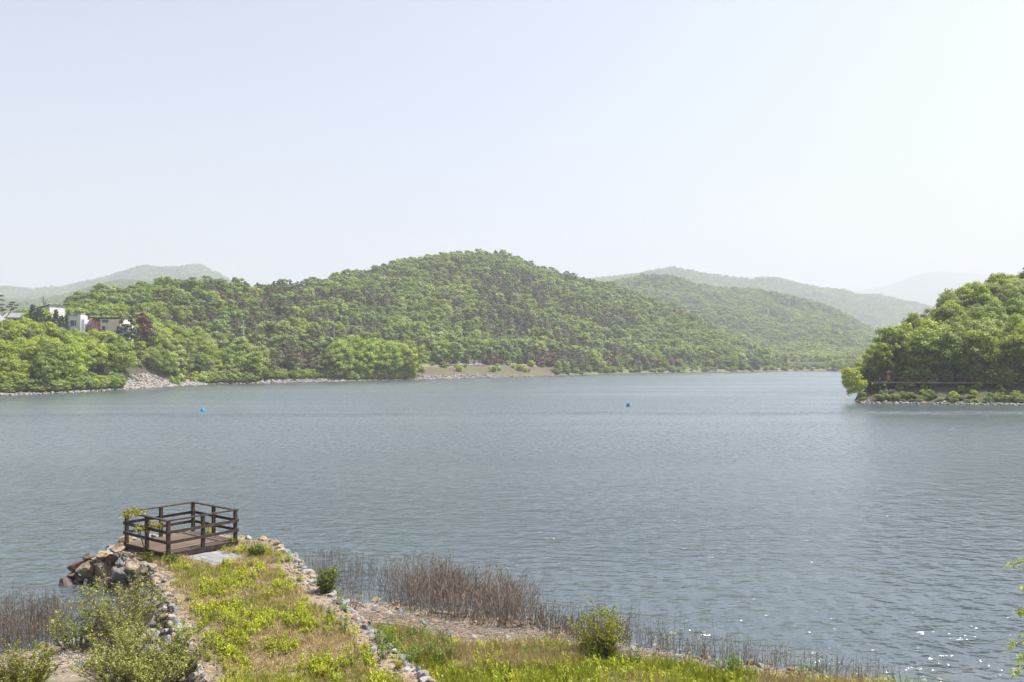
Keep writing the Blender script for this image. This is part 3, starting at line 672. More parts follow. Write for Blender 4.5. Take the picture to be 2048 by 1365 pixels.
def houses():
    # white house under a dark single-pitch roof
    D = HD + 10; x0, _, zt = hs_at(80, 618, D); x1, _, zt1 = hs_at(117, 613, D); zb = hs_at(0, 650, D)[2]; zb = min(zb, 14)
    t = empty('house', ((x0 + x1) / 2, D, zb), R(-12)); set_props(t, 'white house with dark slanted roof above the dark conifers', 'house'); HOUSE_AT.append(((x0 + x1) / 2, D, 6))
    W_ = (x1 - x0); h0, h1 = zt - zb - .4, zt1 - zb
    b = MB(); y = 3.0
    b.add([(-W_ / 2, -y, 0), (W_ / 2, -y, 0), (W_ / 2, y, 0), (-W_ / 2, y, 0), (-W_ / 2, -y, h0), (W_ / 2, -y, h1), (W_ / 2, y, h1), (-W_ / 2, y, h0)], [(3, 2, 1, 0), (4, 5, 6, 7), (0, 1, 5, 4), (1, 2, 6, 5), (2, 3, 7, 6), (3, 0, 4, 7)])
    b.build('wall', M['white_wall'], t)
    sl = math.atan2(h1 - h0, W_)
    MB().box((0, 0, 0), (W_ / math.cos(sl) + .5, 2 * y + .6, .3), ry=-sl).build('roof', M['dark_roof'], t, (0, 0, (h0 + h1) / 2 + .16))
    MB().box((0, 0, 0), (W_ * .62, .5, .22)).build('canopy', M['white_wall'], t, (-W_ * .12, -y - .2, h0 - 1.1))
    window(t, (-W_ * .15, -y - .02, h0 - 2.2), 1.9, 1.3); window(t, (W_ * .33, -y - .02, h0 - 2.6), .8, 1.2)
    # pale blue block with a tall white wall
    D = HD - 4; x0, _, zt = hs_at(143, 631, D); x1 = hs_at(174, 0, D)[0]; zb = 12.5
    t = empty('house', ((x0 + x1) / 2, D, zb), R(8)); set_props(t, 'pale blue flat-roofed house with a tall white wall strip', 'house'); HOUSE_AT.append(((x0 + x1) / 2, D, 5))
    W_ = x1 - x0; hh = zt - zb
    MB().box((0, 0, 0), (W_ * .62, 5, hh - .3)).build('wall', M['blue_wall'], t, (-W_ * .19, 0, (hh - .3) / 2))
    MB().box((0, 0, 0), (W_ * .2, 5.3, hh)).build('wall', M['white_wall'], t, (W_ * .2, -.1, hh / 2))
    MB().box((0, 0, 0), (W_ * .2, 4.6, hh - 1.2)).build('wall', M['blue_wall'], t, (W_ * .395, .1, (hh - 1.2) / 2))
    MB().box((0, 0, 0), (W_ * .7, 5.5, .28)).build('roof', M['grey_roof'], t, (-W_ * .2, 0, hh - .16))
    MB().box((0, 0, 0), (W_ * .5, 3, .6)).build('parapet', M['grey_roof'], t, (-W_ * .05, .6, hh + .25))
    window(t, (-W_ * .2, -2.56, hh - 2.3), .9, 1.5); window(t, (-W_ * .02, -2.56, hh - 2.3), .35, 1.5)
    # hall with a reddish barrel vault
    D = HD - 2; x0, _, zt = hs_at(183, 637, D); xm = hs_at(211, 0, D)[0]; x1 = hs_at(251, 0, D)[0]; zb = 12.5; hh = zt - zb
    t = empty('hall', ((x0 + x1) / 2, D, zb)); set_props(t, 'cream hall with a faded red barrel vaulted end', 'building'); HOUSE_AT.append(((x0 + x1) / 2, D, 8)); cx = (x0 + x1) / 2
    b = MB(); n = 14; r = hh
    V = []
    for k in range(n + 1):                          # the vault leans in from the gable side
        a = math.pi * k / n
        V += [(x0 - cx + (1 - math.sin(a) ** .9) * 0 + .9 - .9 * math.sin(a), -math.cos(a) * 3.4 + 0, math.sin(a) ** .75 * hh), (xm - cx, -math.cos(a) * 3.4, math.sin(a) ** .75 * hh)]
    Fs = [(2 * k, 2 * k + 1, 2 * k + 3, 2 * k + 2) for k in range(n)] + [tuple(2 * k for k in range(n + 1))]
    b.add(V, Fs); b.build('vault', M['red_shell'], t, smooth=True)
    MB().box((0, 0, 0), (x1 - xm, 6, hh - .35)).build('wall', M['cream_wall'], t, ((xm + x1) / 2 - cx, 0, (hh - .35) / 2))
    MB().box((0, 0, 0), (x1 - x0 - .6, 6.6, .28)).build('roof', M['dark_roof'], t, (.5, 0, hh + .02))
    MB().box((0, 0, 0), (.3, .2, hh * .75)).build('trim', M['red_trim'], t, (xm - cx - .25, -3.3, hh * .38)); MB().box((0, 0, 0), (.28, .2, hh * .5)).build('trim', M['blue_trim'], t, (xm - cx + .12, -3.2, hh * .3))
    window(t, (xm - cx + 1.4, -3.03, hh - .95), 1.7, .75); window(t, (xm - cx + 1.0, -3.03, hh - 2.9), .8, 1.1); window(t, (x1 - cx - .8, -3.03, hh - 3.2), .5, 1.4)
    # annex, white
    D2 = HD - 5; xa, _, za = hs_at(249, 650, D2); xb = hs_at(262, 0, D2)[0]
    t = empty('shed', ((xa + xb) / 2, D2, 12)); set_props(t, 'small white shed beside the red vaulted hall', 'shed')
    MB().box((0, 0, 0), (xb - xa, 3, za - 12)).build('wall', M['white_wall'], t, (0, 0, (za - 12) / 2)); MB().box((0, 0, 0), (xb - xa + .3, 3.3, .16)).build('roof', M['grey_roof'], t, (0, 0, za - 11.92))
    window(t, (.1, -1.52, za - 12 - 1.3), .6, 1.3)
    # long low grey roof and a white gabled house at the frame's edge
    D = HD + 6; xa, _, za = hs_at(16, 626, D); xb = hs_at(50, 0, D)[0]
    t = empty('house', ((xa + xb) / 2, D, 13)); set_props(t, 'low house with long light grey roof behind the leaning pine', 'house'); HOUSE_AT.append(((xa + xb) / 2, D, 5))
    W_ = xb - xa; hh = za - 13
    MB().box((0, 0, 0), (W_, 5, hh - 1.4)).build('wall', M['white_wall'], t, (0, 0, (hh - 1.4) / 2))
    b = MB(); b.add([(-W_ / 2 - .3, -3, hh - 1.5), (W_ / 2 + .3, -3, hh - 1.5), (W_ / 2 + .3, 3, hh - 1.5), (-W_ / 2 - .3, 3, hh - 1.5), (-W_ / 2 - .3, 0, hh), (W_ / 2 + .3, 0, hh)], [(3, 2, 1, 0), (0, 1, 5, 4), (2, 3, 4, 5), (0, 4, 3), (1, 2, 5)]); b.build('roof', M['grey_roof'], t)
    window(t, (-W_ * .2, -2.52, hh - 2.4), .9, 1.0); window(t, (W_ * .2, -2.52, hh - 2.4), .9, 1.0)
    D = HD - 8; xb, _, za = hs_at(9, 635, D); xa = xb - 6.5
    t = empty('house', ((xa + xb) / 2, D, 12.5)); set_props(t, 'white gabled house with an orange tinted base at the terrace edge', 'house'); HOUSE_AT.append(((xa + xb) / 2, D, 5)); W_ = xb - xa; hh = za - 12.5
    MB().box((0, 0, 0), (W_ - .8, 5.6, hh - 1.6)).build('wall', M['white_wall'], t, (0, 0, (hh - 1.6) / 2)); MB().box((0, 0, 0), (W_ - .7, 5.7, .5)).build('band', M['rust_band'], t, (0, 0, hh - 2.2))
    b = MB(); z0 = hh - 1.6; zr = hh + 1.0
    b.add([(-W_ / 2, -3.2, z0), (W_ / 2, -3.2, z0), (W_ / 2, 3.2, z0), (-W_ / 2, 3.2, z0), (0, -3.2, zr), (0, 3.2, zr)], [(3, 2, 1, 0), (0, 1, 4), (2, 3, 5), (1, 2, 5, 4), (3, 0, 4, 5)]); b.build('roof', M['grey_roof'], t)
    window(t, (W_ * .2, -2.82, hh - 3.2), .9, 1.0)
M['rust_band'] = surf('rust_band', [(.3, (.5, .22, .12)), (.7, (.6, .3, .18))], 2, .7, 0)
houses()

# ------------------------------------------------------------------ trees along the banks (things) and the woods above (stuff)
gr = np.random.default_rng(42)
X, Y, U, DD = MAIN.grid(4.4, 1, 3.0, 18, g=gr)
keep = np.ones(len(X), bool)
for hx_, hy_, hr in HOUSE_AT: keep &= ~((np.abs(X - hx_) < hr) & (Y > hy_ - 5) & (Y < hy_ + hr))
open_bank = (U > 832) & (U < 1122) & (DD < 31) & ~((U > 1105) & (DD < 14))
rip = (U > 246) & (U < 408) & (DD < np.interp(U, [246, 262, 300, 330, 360, 385, 408], [3, 9, 9, 7, 4, 7, 2]))
rip2 = (U > 515) & (U < 640) & (DD < 6)
low = (U > 1240) & (DD < 32) & (gr.random(len(X)) < .75)
keep &= ~(open_bank | rip | rip2 | low)
X, Y, U, DD = X[keep], Y[keep], U[keep], DD[keep]
Z = MAIN.h(X, Y) - .1
mix = nz(X, Y, 34, 11, 3); mix2 = nz(X, Y, 26, 12, 2)
sc = gr.uniform(.5, 1.12, len(X)) * np.where(DD > 60, .9, 1.05)
is_pine = ((mix > .06) & (gr.random(len(X)) < .78)) | (gr.random(len(X)) < .12)
is_pine &= ~((U > 655) & (U < 832) & (DD < 18))
sc = np.where((U > 655) & (U < 832) & (DD < 16), gr.uniform(1.15, 1.4, len(X)), sc)
lim = np.interp(U, [-400, 0, 60, 75, 140, 258, 275, 300, 320], [642, 643, 640, 644, 660, 662, 650, 635, 300])   # roofs look out over the trees below the terrace
limD = np.where(DD < 58, (HOR - lim) / F * Y + H - Z, 1e3) / 9.0
sc = np.minimum(sc, np.maximum(limD, .0)); ok = sc > .28
valley = U > 1535
sc = np.where(valley, sc * .75, sc)
ok &= ~(valley & (gr.random(len(X)) < .35))
X, Y, Z, U, DD, mix, mix2, sc, is_pine, valley = (q[ok] for q in (X, Y, Z, U, DD, mix, mix2, sc, is_pine, valley))
front = (DD < np.where(U < 520, 34, 20)) & ~valley & (U > -40)
size = np.where(front, sc / Y, 0); order = np.argsort(-size); indiv = np.zeros(len(X), bool); indiv[order[:215]] = True; indiv &= front
for i in np.nonzero(indiv)[0]:
    if is_pine[i]: kind, mat, lab, grp = 'p', 'needle', ('olive pine among the trees below the houses' if U[i] < 300 else 'olive pine on the far bank of the lake'), ('pines below the houses' if U[i] < 300 else 'pines on the far bank')
    else:
        kind = 'b'
        if U[i] < 300: mat = ('leaf_bright', 'leaf_bright', 'leaf_mid')[int(gr.integers(3))]; lab, grp = 'fresh green broadleaf tree on the wooded slope below the houses', 'broadleaf trees below the houses'
        elif 655 < U[i] < 832: mat = ('leaf_bright', 'leaf_mid')[int(gr.integers(2))]; lab, grp = 'big rounded bright green tree in the clump overhanging the far shore', 'trees of the rounded shore clump'
        elif U[i] < 655: mat = ('leaf_bright', 'leaf_mid', 'leaf_mid', 'leaf_pale')[int(gr.integers(4))]; lab, grp = 'mid green broadleaf tree on the bank behind the pale riprap', 'broadleaf trees behind the riprap'
        else: mat = ('leaf_mid', 'leaf_mid', 'leaf_deep', 'leaf_pale')[int(gr.integers(4))]; lab, grp = 'green broadleaf tree on the bank beyond the open grassy slope', 'broadleaf trees beyond the open slope'
    place = 'at the waterline' if DD[i] < 8 else ('partway up' if DD[i] < 18 else 'higher up')
    spot = 'the slope below the houses' if U[i] < 300 else ('the rounded shore clump' if 655 < U[i] < 832 else ('the bank behind the pale riprap' if U[i] < 655 else 'the bank beyond the open slope'))
    lab = '%s %s %s %s on %s' % (size_word(float(sc[i])), TINT[mat], 'pine' if kind == 'p' else 'broadleaf tree', place, spot)
    tree((X[i], Y[i], Z[i]), kind, mat, float(sc[i]), lab, grp)
rest = ~indiv
def pick_idx(n, mixv, pine_mask, bright=0.0):
    b = gr.choice([0, 1, 2, 3, 4, 5], n, p=[.23, .22, .2, .2, .12, .03]); b = np.where(mix_bright(bright, n), 5, b)
    return np.where(pine_mask, gr.choice([6, 7, 8, 9], n, p=[.32, .32, .28, .08]), b)
def mix_bright(p, n): return gr.random(n) < p
idx = pick_idx(int(rest.sum()), mix[rest], is_pine[rest]); idx = np.where((U[rest] < 320) & (DD[rest] < 60) & (idx < 4) & (gr.random(len(idx)) < .6), 5, idx); idx = np.where(valley[rest], gr.choice([4, 4, 0, 5], len(idx)), idx)
set_props(scatter_obj('forest', np.stack([X, Y, Z], 1)[rest], idx, sc[rest], gr.uniform(0, 6.28, int(rest.sum())), proto_col), 'dense mixed spring forest covering the broad hill', 'forest', kind='stuff')
for hl, cell, lb in ((R2, 6.2, 'hazy forest covering the ridge at the end of the lake'), (R3, 10.0, 'pale distant forest on the ridge behind'), (L1, 8.0, 'hazy forest on the rise behind the houses'), (L2, 11.0, 'blue green forest on the double peaked ridge')):
    x, y, u, dd = hl.grid(cell, 1, 0, 25, g=gr); z = hl.h(x, y) - .3; n = len(x)
    pm = (nz(x, y, 60, 21, 3) > .1) & (gr.random(n) < .6)
    set_props(scatter_obj('forest', np.stack([x, y, z], 1), np.where(gr.random(n) < .4, np.where(pm, 9, gr.choice([2, 3], n)), pick_idx(n, None, pm)), gr.uniform(.8, 1.2, n) * (cell / 6.2) ** .8, gr.uniform(0, 6.28, n), proto_col), lb, 'forest', kind='stuff')

# ------------------------------------------------------------------ wooded point with the boardwalk
def irow(u, vs_, rd, rv, th=7.0):
    Ds = H * F / (vs_ - HOR); zr = H + (HOR - rv) / F * rd - th
    return (u, [(Ds - 10, -2.7), (Ds, .02), (Ds + 2, .6), (Ds + 5.5, min(2.2, .25 * zr + .9)), (Ds + 10, min(4.0, zr * .7 + .6)), (rd, zr), (rd + 30, zr * .5 - 2)])
PT = Hill([(1704, [(139, -2.7), (149, -1.2), (151, -1.2), (154, -1.2), (158, -1.2), (163, -1.2), (193, -2)]), irow(1716, 805.5, 163, 716), irow(1722, 806, 163, 712), irow(1745, 807, 164, 698), irow(1790, 808, 166, 668), irow(1850, 809, 170, 630), irow(1890, 809.5, 174, 594), irow(1960, 810.5, 182, 558), irow(2000, 811, 186, 534), irow(2060, 812, 190, 536), irow(2200, 814, 196, 520), irow(2450, 818, 200, 500)], amp=.8, nscale=14, seed=14, clear=12)
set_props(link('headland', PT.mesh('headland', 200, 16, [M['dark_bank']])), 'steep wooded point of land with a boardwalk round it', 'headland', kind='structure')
gi = np.random.default_rng(77)
x, y, u, dd = PT.grid(3.9, 1, 6.8, 8, g=gi, umin=1722)
z = PT.h(x, y) - .1
vis = np.argsort(y)                            # the nearest first; hidden back rows are left out
for n_, i in enumerate(vis):
    s_ = float(gi.uniform(.6, 1.02)); ii = int(gi.choice([4, 6, 7])) if dd[i] < 12 else None
    if u[i] < 1800: s_ *= .8
    if u[i] > 2250 or (u[i] < 1785 and dd[i] < 9): continue
    where = 'just behind the boardwalk' if dd[i] < 12 else ('on the slope above the boardwalk' if dd[i] < 24 else 'along the crest of the wooded point')
    if gi.random() < .13: tree((x[i], y[i], z[i]), 'p', 'needle', s_, size_word(s_) + ' olive pine ' + where, 'pines on the wooded point')
    else: mt_ = ('leaf_bright', 'leaf_mid', 'leaf_pale', 'leaf_pale', 'leaf_bright')[int(gi.integers(5))]; tree((x[i], y[i], z[i]), 'b', mt_, s_, size_word(s_) + ' ' + TINT[mt_] + ' leafy tree ' + where, 'broadleaf trees on the wooded point', i=ii, sxy=float(gi.uniform(.75, 1.0)))
# slim trees at the tip, trunks showing over the walk
for uu, D, hgt, kd, mt, lb in ((1756, 155, 8.0, 'b', 'leaf_bright', 'slim bright green tree at the tip of the wooded point'), (1783, 157, 9.5, 'b', 'leaf_mid', 'taller slim tree one back from the point tip'),
                               (1797, 155, 7.4, 'p', 'needle', 'leaning pine with bare trunk above the boardwalk end'), (1812, 156, 7.6, 'p', 'needle', 'second leaning pine along the boardwalk from its open end'), (1822, 156.5, 6.8, 'p', 'needle', 'third leaning pine along the boardwalk from its open end')):
    xx = (uu - 1024) / F * D; tree((xx, D, float(PT.h(xx, D)) - .1), kd, mt, hgt / 9, lb, None, i=3 if kd == 'p' else 6, sxy=.85 if kd == 'b' else 1.0)
for k in range(38):
    uu = float(gi.uniform(1760, 2080)); D = float(PT.nodes(np.array([uu]))[0][0, 1]) + gi.uniform(7.2, 11.5); xx = (uu - 1024) / F * D; mt_ = ('leaf_mid', 'leaf_deep', 'leaf_pale')[k % 3]
    tree((xx, D, float(PT.h(xx, D)) - .1), 'b', mt_, float(gi.uniform(.22, .42)), 'little ' + TINT[mt_] + ' understorey tree behind the boardwalk rail', 'understorey behind the boardwalk', i=int(gi.integers(6)))
# low tree leaning out over the water at the tip
xx, D = (1729 - 1024) / F * 149.5, 149.5
t = tree((xx, D, float(PT.h(xx, D))), 'b', 'leaf_bright', .72, 'low yellow green tree leaning out over the water at the point', None, i=4, sxy=.8); t.rotation_euler = (0, R(-34), R(10))
# shrubs on the slope under the walk
SHRUB = [broadleaf(400 + i, h=2.0, r=1.2, clumps=12, per=60, s=.2, low=0) for i in range(3)]
SHRUB_ME = {}
def shrub(loc, mat, s, label, group, name='shrub'):
    i = random.randrange(3); k = (i, mat)
    if k not in SHRUB_ME: SHRUB_ME[k] = (mesh_np('crown', *SHRUB[i][0], [M[mat]]), mesh_np('stem', SHRUB[i][1][0], SHRUB[i][1][1], [M['bark']]))
    t = empty(name, loc, random.uniform(0, 6.28), s); set_props(t, label, 'shrub', group)
    link('foliage', SHRUB_ME[k][0], t); link('stem', SHRUB_ME[k][1], t); return t
for k in range(34):
    uu = gi.uniform(1735, 2080); D = H * F / (np.interp(uu, [1712, 2060], [805.5, 812]) - HOR) + gi.uniform(1.6, 8); xx = (uu - 1024) / F * D
    shrub((xx, D, float(PT.h(xx, D)) - .1), ('leaf_mid', 'leaf_deep', 'leaf_bright')[k % 3], float(gi.uniform(.3, .75)), 'low green shrub on the dark slope under the boardwalk', 'shrubs under the boardwalk')

n = 75; us = gi.uniform(1722, 2150, n); D_, _ = PT.nodes(us); yy_ = D_[:, 1] + gi.uniform(.8, 3.2, n); xx_ = (us - 1024) / F * yy_
set_props(scatter_obj('undergrowth', np.stack([xx_, yy_, PT.h(xx_, yy_) - .05], 1), gi.choice([0, 2, 3, 4], n), np.stack([gi.uniform(.1, .24, n), gi.uniform(.1, .24, n), gi.uniform(.04, .15, n)], 1), gi.uniform(0, 6.28, n), proto_col), 'low undergrowth on the slope below the boardwalk', 'undergrowth', kind='stuff')
M['edge'] = surf('edge_wood', [(.3, (.16, .13, .11)), (.7, (.26, .22, .19))], 2, .8, 0)
def boardwalk():
    ZD = 3.62
    path = [(1738, 154.5), (1741, 152.0), (1790, 151.0), (1850, 150.0), (1950, 148.4), (2060, 146.6), (2200, 144.5)]
    pts = [np.array([(u_ - 1024) / F * d_, d_]) for u_, d_ in path]
    t = empty('boardwalk', (pts[1][0], pts[1][1], 0)); set_props(t, 'dark timber boardwalk on stilts round the wooded point', 'boardwalk'); o0 = np.array([pts[1][0], pts[1][1], 0])
    dk = M['wood']
    for a, b in zip(pts[1:-1], pts[2:]):
        d = (b - a); L = np.linalg.norm(d); d /= L; nrm = np.array([d[1], -d[0]])       # towards the lake
        def P3(s_, off, z): q = a + d * s_ + nrm * off; return (q[0] - o0[0], q[1] - o0[1], z)
        MB().bar(P3(0, -.9, ZD - .07), P3(L + .01, -.9, ZD - .07), 1.9, .14).build('deck_section', M['plank'], t)
        MB().bar(P3(0, .09, ZD - .1), P3(L + .01, .09, ZD - .1), .08, .22).build('edge_beam', M['edge'], t)
        for hgt, off in ((1.05, .03), (.7, .03), (.38, .03), (1.05, -1.82), (.7, -1.82)):
            MB().bar(P3(0, off, ZD + hgt), P3(L + .01, off, ZD + hgt), .07, .09).build('rail', dk, t)
        n = max(2, int(L / 1.9))
        for k in range(n):
            s_ = k * L / n
            for off in (-.03, -1.76): q = P3(s_, off, 0); MB().box((0, 0, 0), (.13, .13, 1.2)).build('post', dk, t, (q[0], q[1], ZD + .53))
            if k % 2 == 0:
                for off in (-.25, -1.6):
                    q = P3(s_, off, 0); zg = float(PT.h(q[0] + o0[0], q[1] + o0[1])) - .3
                    if zg < ZD - .3: MB().box((0, 0, 0), (.2, .2, ZD - .14 - zg)).build('stilt', dk, t, (q[0], q[1], (ZD - .14 + zg) / 2))
    a = pts[1]; q = (a[0] - o0[0], a[1] - o0[1])     # end rail
    for hgt in (1.05, .7, .38): MB().bar((q[0] + .02, q[1] + .02, ZD + hgt), (q[0] + .05, q[1] + 1.85, ZD + hgt), .07, .09).build('rail', dk, t)
    MB().box((0, 0, 0), (.5, .06, 1.0)).build('notice_board', surf('orange_board', [(.3, (.5, .16, .06)), (.7, (.62, .24, .1))], 3, .6, 0), t, (3.55, .6, ZD + .75))
    MB().box((0, 0, 0), (.1, .1, .8)).build('board_post', dk, t, (3.55, .68, ZD + .39))
boardwalk()

# ------------------------------------------------------------------ stones along the waterlines
stone_col = bpy.data.collections.new('stone_parts')
for i, key in enumerate(('pale', 'pale', 'peach', 'grey', 'tan')):
    m_ = rock_mesh('shore_stone_%02d' % i, 140 + i, 8, 2); m_.materials.append(ROCK[key]); stone_col.objects.link(bpy.data.objects.new('shore_stone_%02d' % i, m_))
def stones_on(hl, us, dd, r, label, keyp=(.3, .3, .15, .15, .1), name='riprap'):
    D, _ = hl.nodes(us); y = D[:, 1] + dd; x = (us - 1024) / F * y; z = hl.h(x, y); n = len(us)
    o = scatter_obj(name, np.stack([x, y, z + r * .25], 1), gr.choice(5, n, p=keyp), np.stack([r * gr.uniform(.9, 1.5, n), r, r * gr.uniform(.6, .9, n)], 1), gr.uniform(0, 6.28, n), stone_col, gr.uniform(-.5, .5, (n, 2)))
    set_props(o, label, 'stones', kind='stuff')
n = len(RUBBLE_AT); rr_ = gr.uniform(.05, .15, n)
set_props(scatter_obj('rubble', RUBBLE_AT, gr.choice(5, n), np.stack([rr_ * 1.3, rr_, rr_ * .8], 1), gr.uniform(0, 6.28, n), stone_col, gr.uniform(-.6, .6, (n, 2))), 'small broken stones packing the causeway flanks', 'rubble', kind='stuff')
n = 1500; us = gr.uniform(243, 412, n); wdt = np.interp(us, [243, 262, 300, 330, 360, 385, 412], [3, 9, 9.5, 7, 4, 7, 1.5])
stones_on(MAIN, us, gr.random(n) * wdt - .3, gr.uniform(.22, .5, n), 'pale grey riprap stones on the bank below the trees')
n = 1100; us = gr.uniform(828, 1012, n); stones_on(MAIN, us, gr.random(n) * np.interp(us, [828, 900, 960, 1012], [6, 6.5, 7, 3]) - .3, gr.uniform(.2, .5, n), 'grey riprap stones below the open grassy slope', (.15, .15, .15, .4, .15))
n = 1500; us = gr.uniform(-60, 1450, n); stones_on(MAIN, us, gr.normal(.35, .5, n), gr.uniform(.16, .45, n), 'line of pale stones along the far waterline', name='shore_stones')
n = 300; us = gr.uniform(520, 690, n); stones_on(MAIN, us, gr.random(n) * 5, gr.uniform(.2, .5, n), 'scattered pale stones on the brushy far bank', name='shore_stones')
n = 700; us = gr.uniform(1719, 2200, n); stones_on(PT, us, gr.normal(.3, .35, n), gr.uniform(.1, .3, n), 'line of pale stones round the foot of the wooded point', (.2, .2, .15, .3, .15), 'shore_stones')
n = 40; us = gr.uniform(1714, 1732, n); stones_on(PT, us, gr.normal(.3, .5, n), gr.uniform(.15, .38, n), 'heap of peach stones at the tip of the point', (.1, .1, .5, .1, .2), 'shore_stones')

# ------------------------------------------------------------------ open slope: shrubs, maroon trees, poles, signs, bridge
def main_at(uu, off):
    D = float(MAIN.nodes(np.array([uu]))[0][0, 1]) + off; xx = (uu - 1024) / F * D; return (xx, D, float(MAIN.h(xx, D)) - .05)
for k in range(85):
    uu = float(gr.choice([gr.uniform(832, 1125), gr.uniform(515, 660), gr.uniform(1125, 1540), gr.uniform(340, 412), gr.uniform(60, 110)], p=[.34, .2, .34, .08, .04])); off = gr.uniform(6, 30)
    if uu < 412: off = gr.uniform(2, 9)
    if 832 < uu < 1125 and off < 9: off += 9
    lb, gp = ('low shrub dotted on the open slope above the grey riprap', 'shrubs on the open slope') if 832 < uu < 1125 else (('low shrub on the brushy bank under the houses', 'shrubs on the brushy bank') if uu < 830 else ('low shrub on the bank towards the bridge', 'shrubs towards the bridge'))
    shrub(main_at(uu, off), ('leaf_mid', 'leaf_bright', 'leaf_pale', 'yellow_leaf')[int(gr.choice(4, p=[.35, .3, .2, .15]))], float(gr.uniform(.6, 1.5)), lb, gp)
for uu, vv, s_ in ((588, 722, 1.2), (605, 713, 1.0), (888, 720, .9), (898, 726, 1.2), (972, 722, 1.3), (990, 722, 1.5), (1001, 725, 1.3), (1013, 730, .8), (1040, 723, .8), (1078, 721, 1.2), (1098, 714, 1.8), (1107, 727, 1.3), (1190, 720, 1.5), (1203, 727, 1.6), (1217, 724, 1.9),
                   (1279, 717, 1.5), (1296, 722, 1.9), (1306, 724, 1.5), (1340, 728, 1.9), (1352, 729, 1.8), (1430, 731, 1.4), (1455, 730, 1.6), (1464, 732, 1.6), (1476, 730, 1.7), (1497, 727, 1.5), (1510, 728, 1.7), (1523, 733, 1.4), (1534, 734, 1.4)):
    off = 29.0 if uu > 800 else 17
    if uu > 1125: off = 14
    p_ = main_at(uu, off); top = H + (HOR - (vv - 6 * s_)) / F * p_[1]
    shrub(p_, 'maroon', float(max(top - p_[2], 1.6) / 2.0 * .9), 'small maroon leaved ornamental tree beside the lakeside road', 'maroon trees by the road', 'maple_tree')
def pole(uu, vt, vb, D):
    x_, _, zt = PX(uu, vt, D); zg = float(MAIN.h(x_, D)) - .3
    t = empty('utility_pole', (x_, D, zg)); set_props(t, 'slim grey utility pole with crossarm standing among the far bank trees', 'utility pole', 'utility poles on the far bank')
    MB().tube([(0, 0, 0), (0, 0, zt - zg)], [.19, .13], 8).build('mast', M['concrete'], t); MB().box((0, 0, 0), (2.0, .14, .14)).build('crossarm', M['concrete'], t, (0, -.12, zt - zg - 1.6))
    for k in (-.85, 0, .85): MB().tube([(0, 0, 0), (0, 0, .3)], .07, 6).build('insulator', M['concrete'], t, (k, -.12, zt - zg - 1.54))
for uu, vt, vb, D in ((487, 643, 688, 300), (668, 655, 690, 335), (841, 679, 705, 380), (983, 682, 705, 405), (1100, 686, 708, 430), (1258, 690, 712, 490), (1328, 694, 712, 515), (1490, 700, 715, 560)): pole(uu, vt, vb, D)
for k, (uu, wpx) in enumerate(((942, 8.5), (953, 7), (961, 5))):
    p_ = main_at(uu, 27.5); t = empty('information_board', p_); set_props(t, ('wide white information board by the lakeside road', 'white information board between two others by the road', 'narrow greyish information board by the lakeside road')[k], 'sign')
    wd = wpx * p_[1] / F; ht = 6 * p_[1] / F
    MB().box((0, 0, 0), (wd, .08, ht)).build('panel', M['white_wall'] if k < 2 else M['grey_roof'], t, (0, 0, 1.1 + ht / 2))
    for sx in (-1, 1): MB().box((0, 0, 0), (.12, .12, 1.3 + ht)).build('post', M['wood'], t, (sx * (wd / 2 + .06), 0, (1.3 + ht) / 2 - .1))
M['road'] = surf('road', [(.3, (.14, .135, .125)), (.7, (.2, .195, .18))], 2, .9, 0)
def road():
    us = np.linspace(880, 1520, 80); V = []
    for uu in us:
        for o_ in (27.2, 30.8):
            q = main_at(float(uu), o_); V.append((q[0], q[1], q[2] + .3))
    me = mesh_np('road', V, [(2 * i, 2 * i + 1, 2 * i + 3, 2 * i + 2) for i in range(79)], [M['road']]); set_props(link('road', me), 'pale lakeside road along the far bank', 'road', kind='structure')
road()
def bridge():
    D = 572.0; x0 = PX(1573, 0, D)[0]; x1 = PX(1648, 0, D)[0]; z1 = PX(0, 727, D)[2]
    t = empty('bridge', ((x0 + x1) / 2, D, 0)); set_props(t, 'low pale concrete bridge at the head of the lake', 'bridge'); W_ = x1 - x0
    MB().box((0, 0, 0), (W_, 6, 1.3)).build('deck_slab', M['concrete'], t, (0, 0, z1 - .65)); MB().box((0, 0, 0), (W_, .25, .9)).build('parapet', M['white_wall'], t, (0, -2.9, z1 + .45))
    for k in (-.26, .3): MB().box((0, 0, 0), (1.4, 5, z1 + 1.4)).build('pier', M['concrete'], t, (k * W_, 0, (z1 - 1.3 - 1.4) / 2))
bridge()

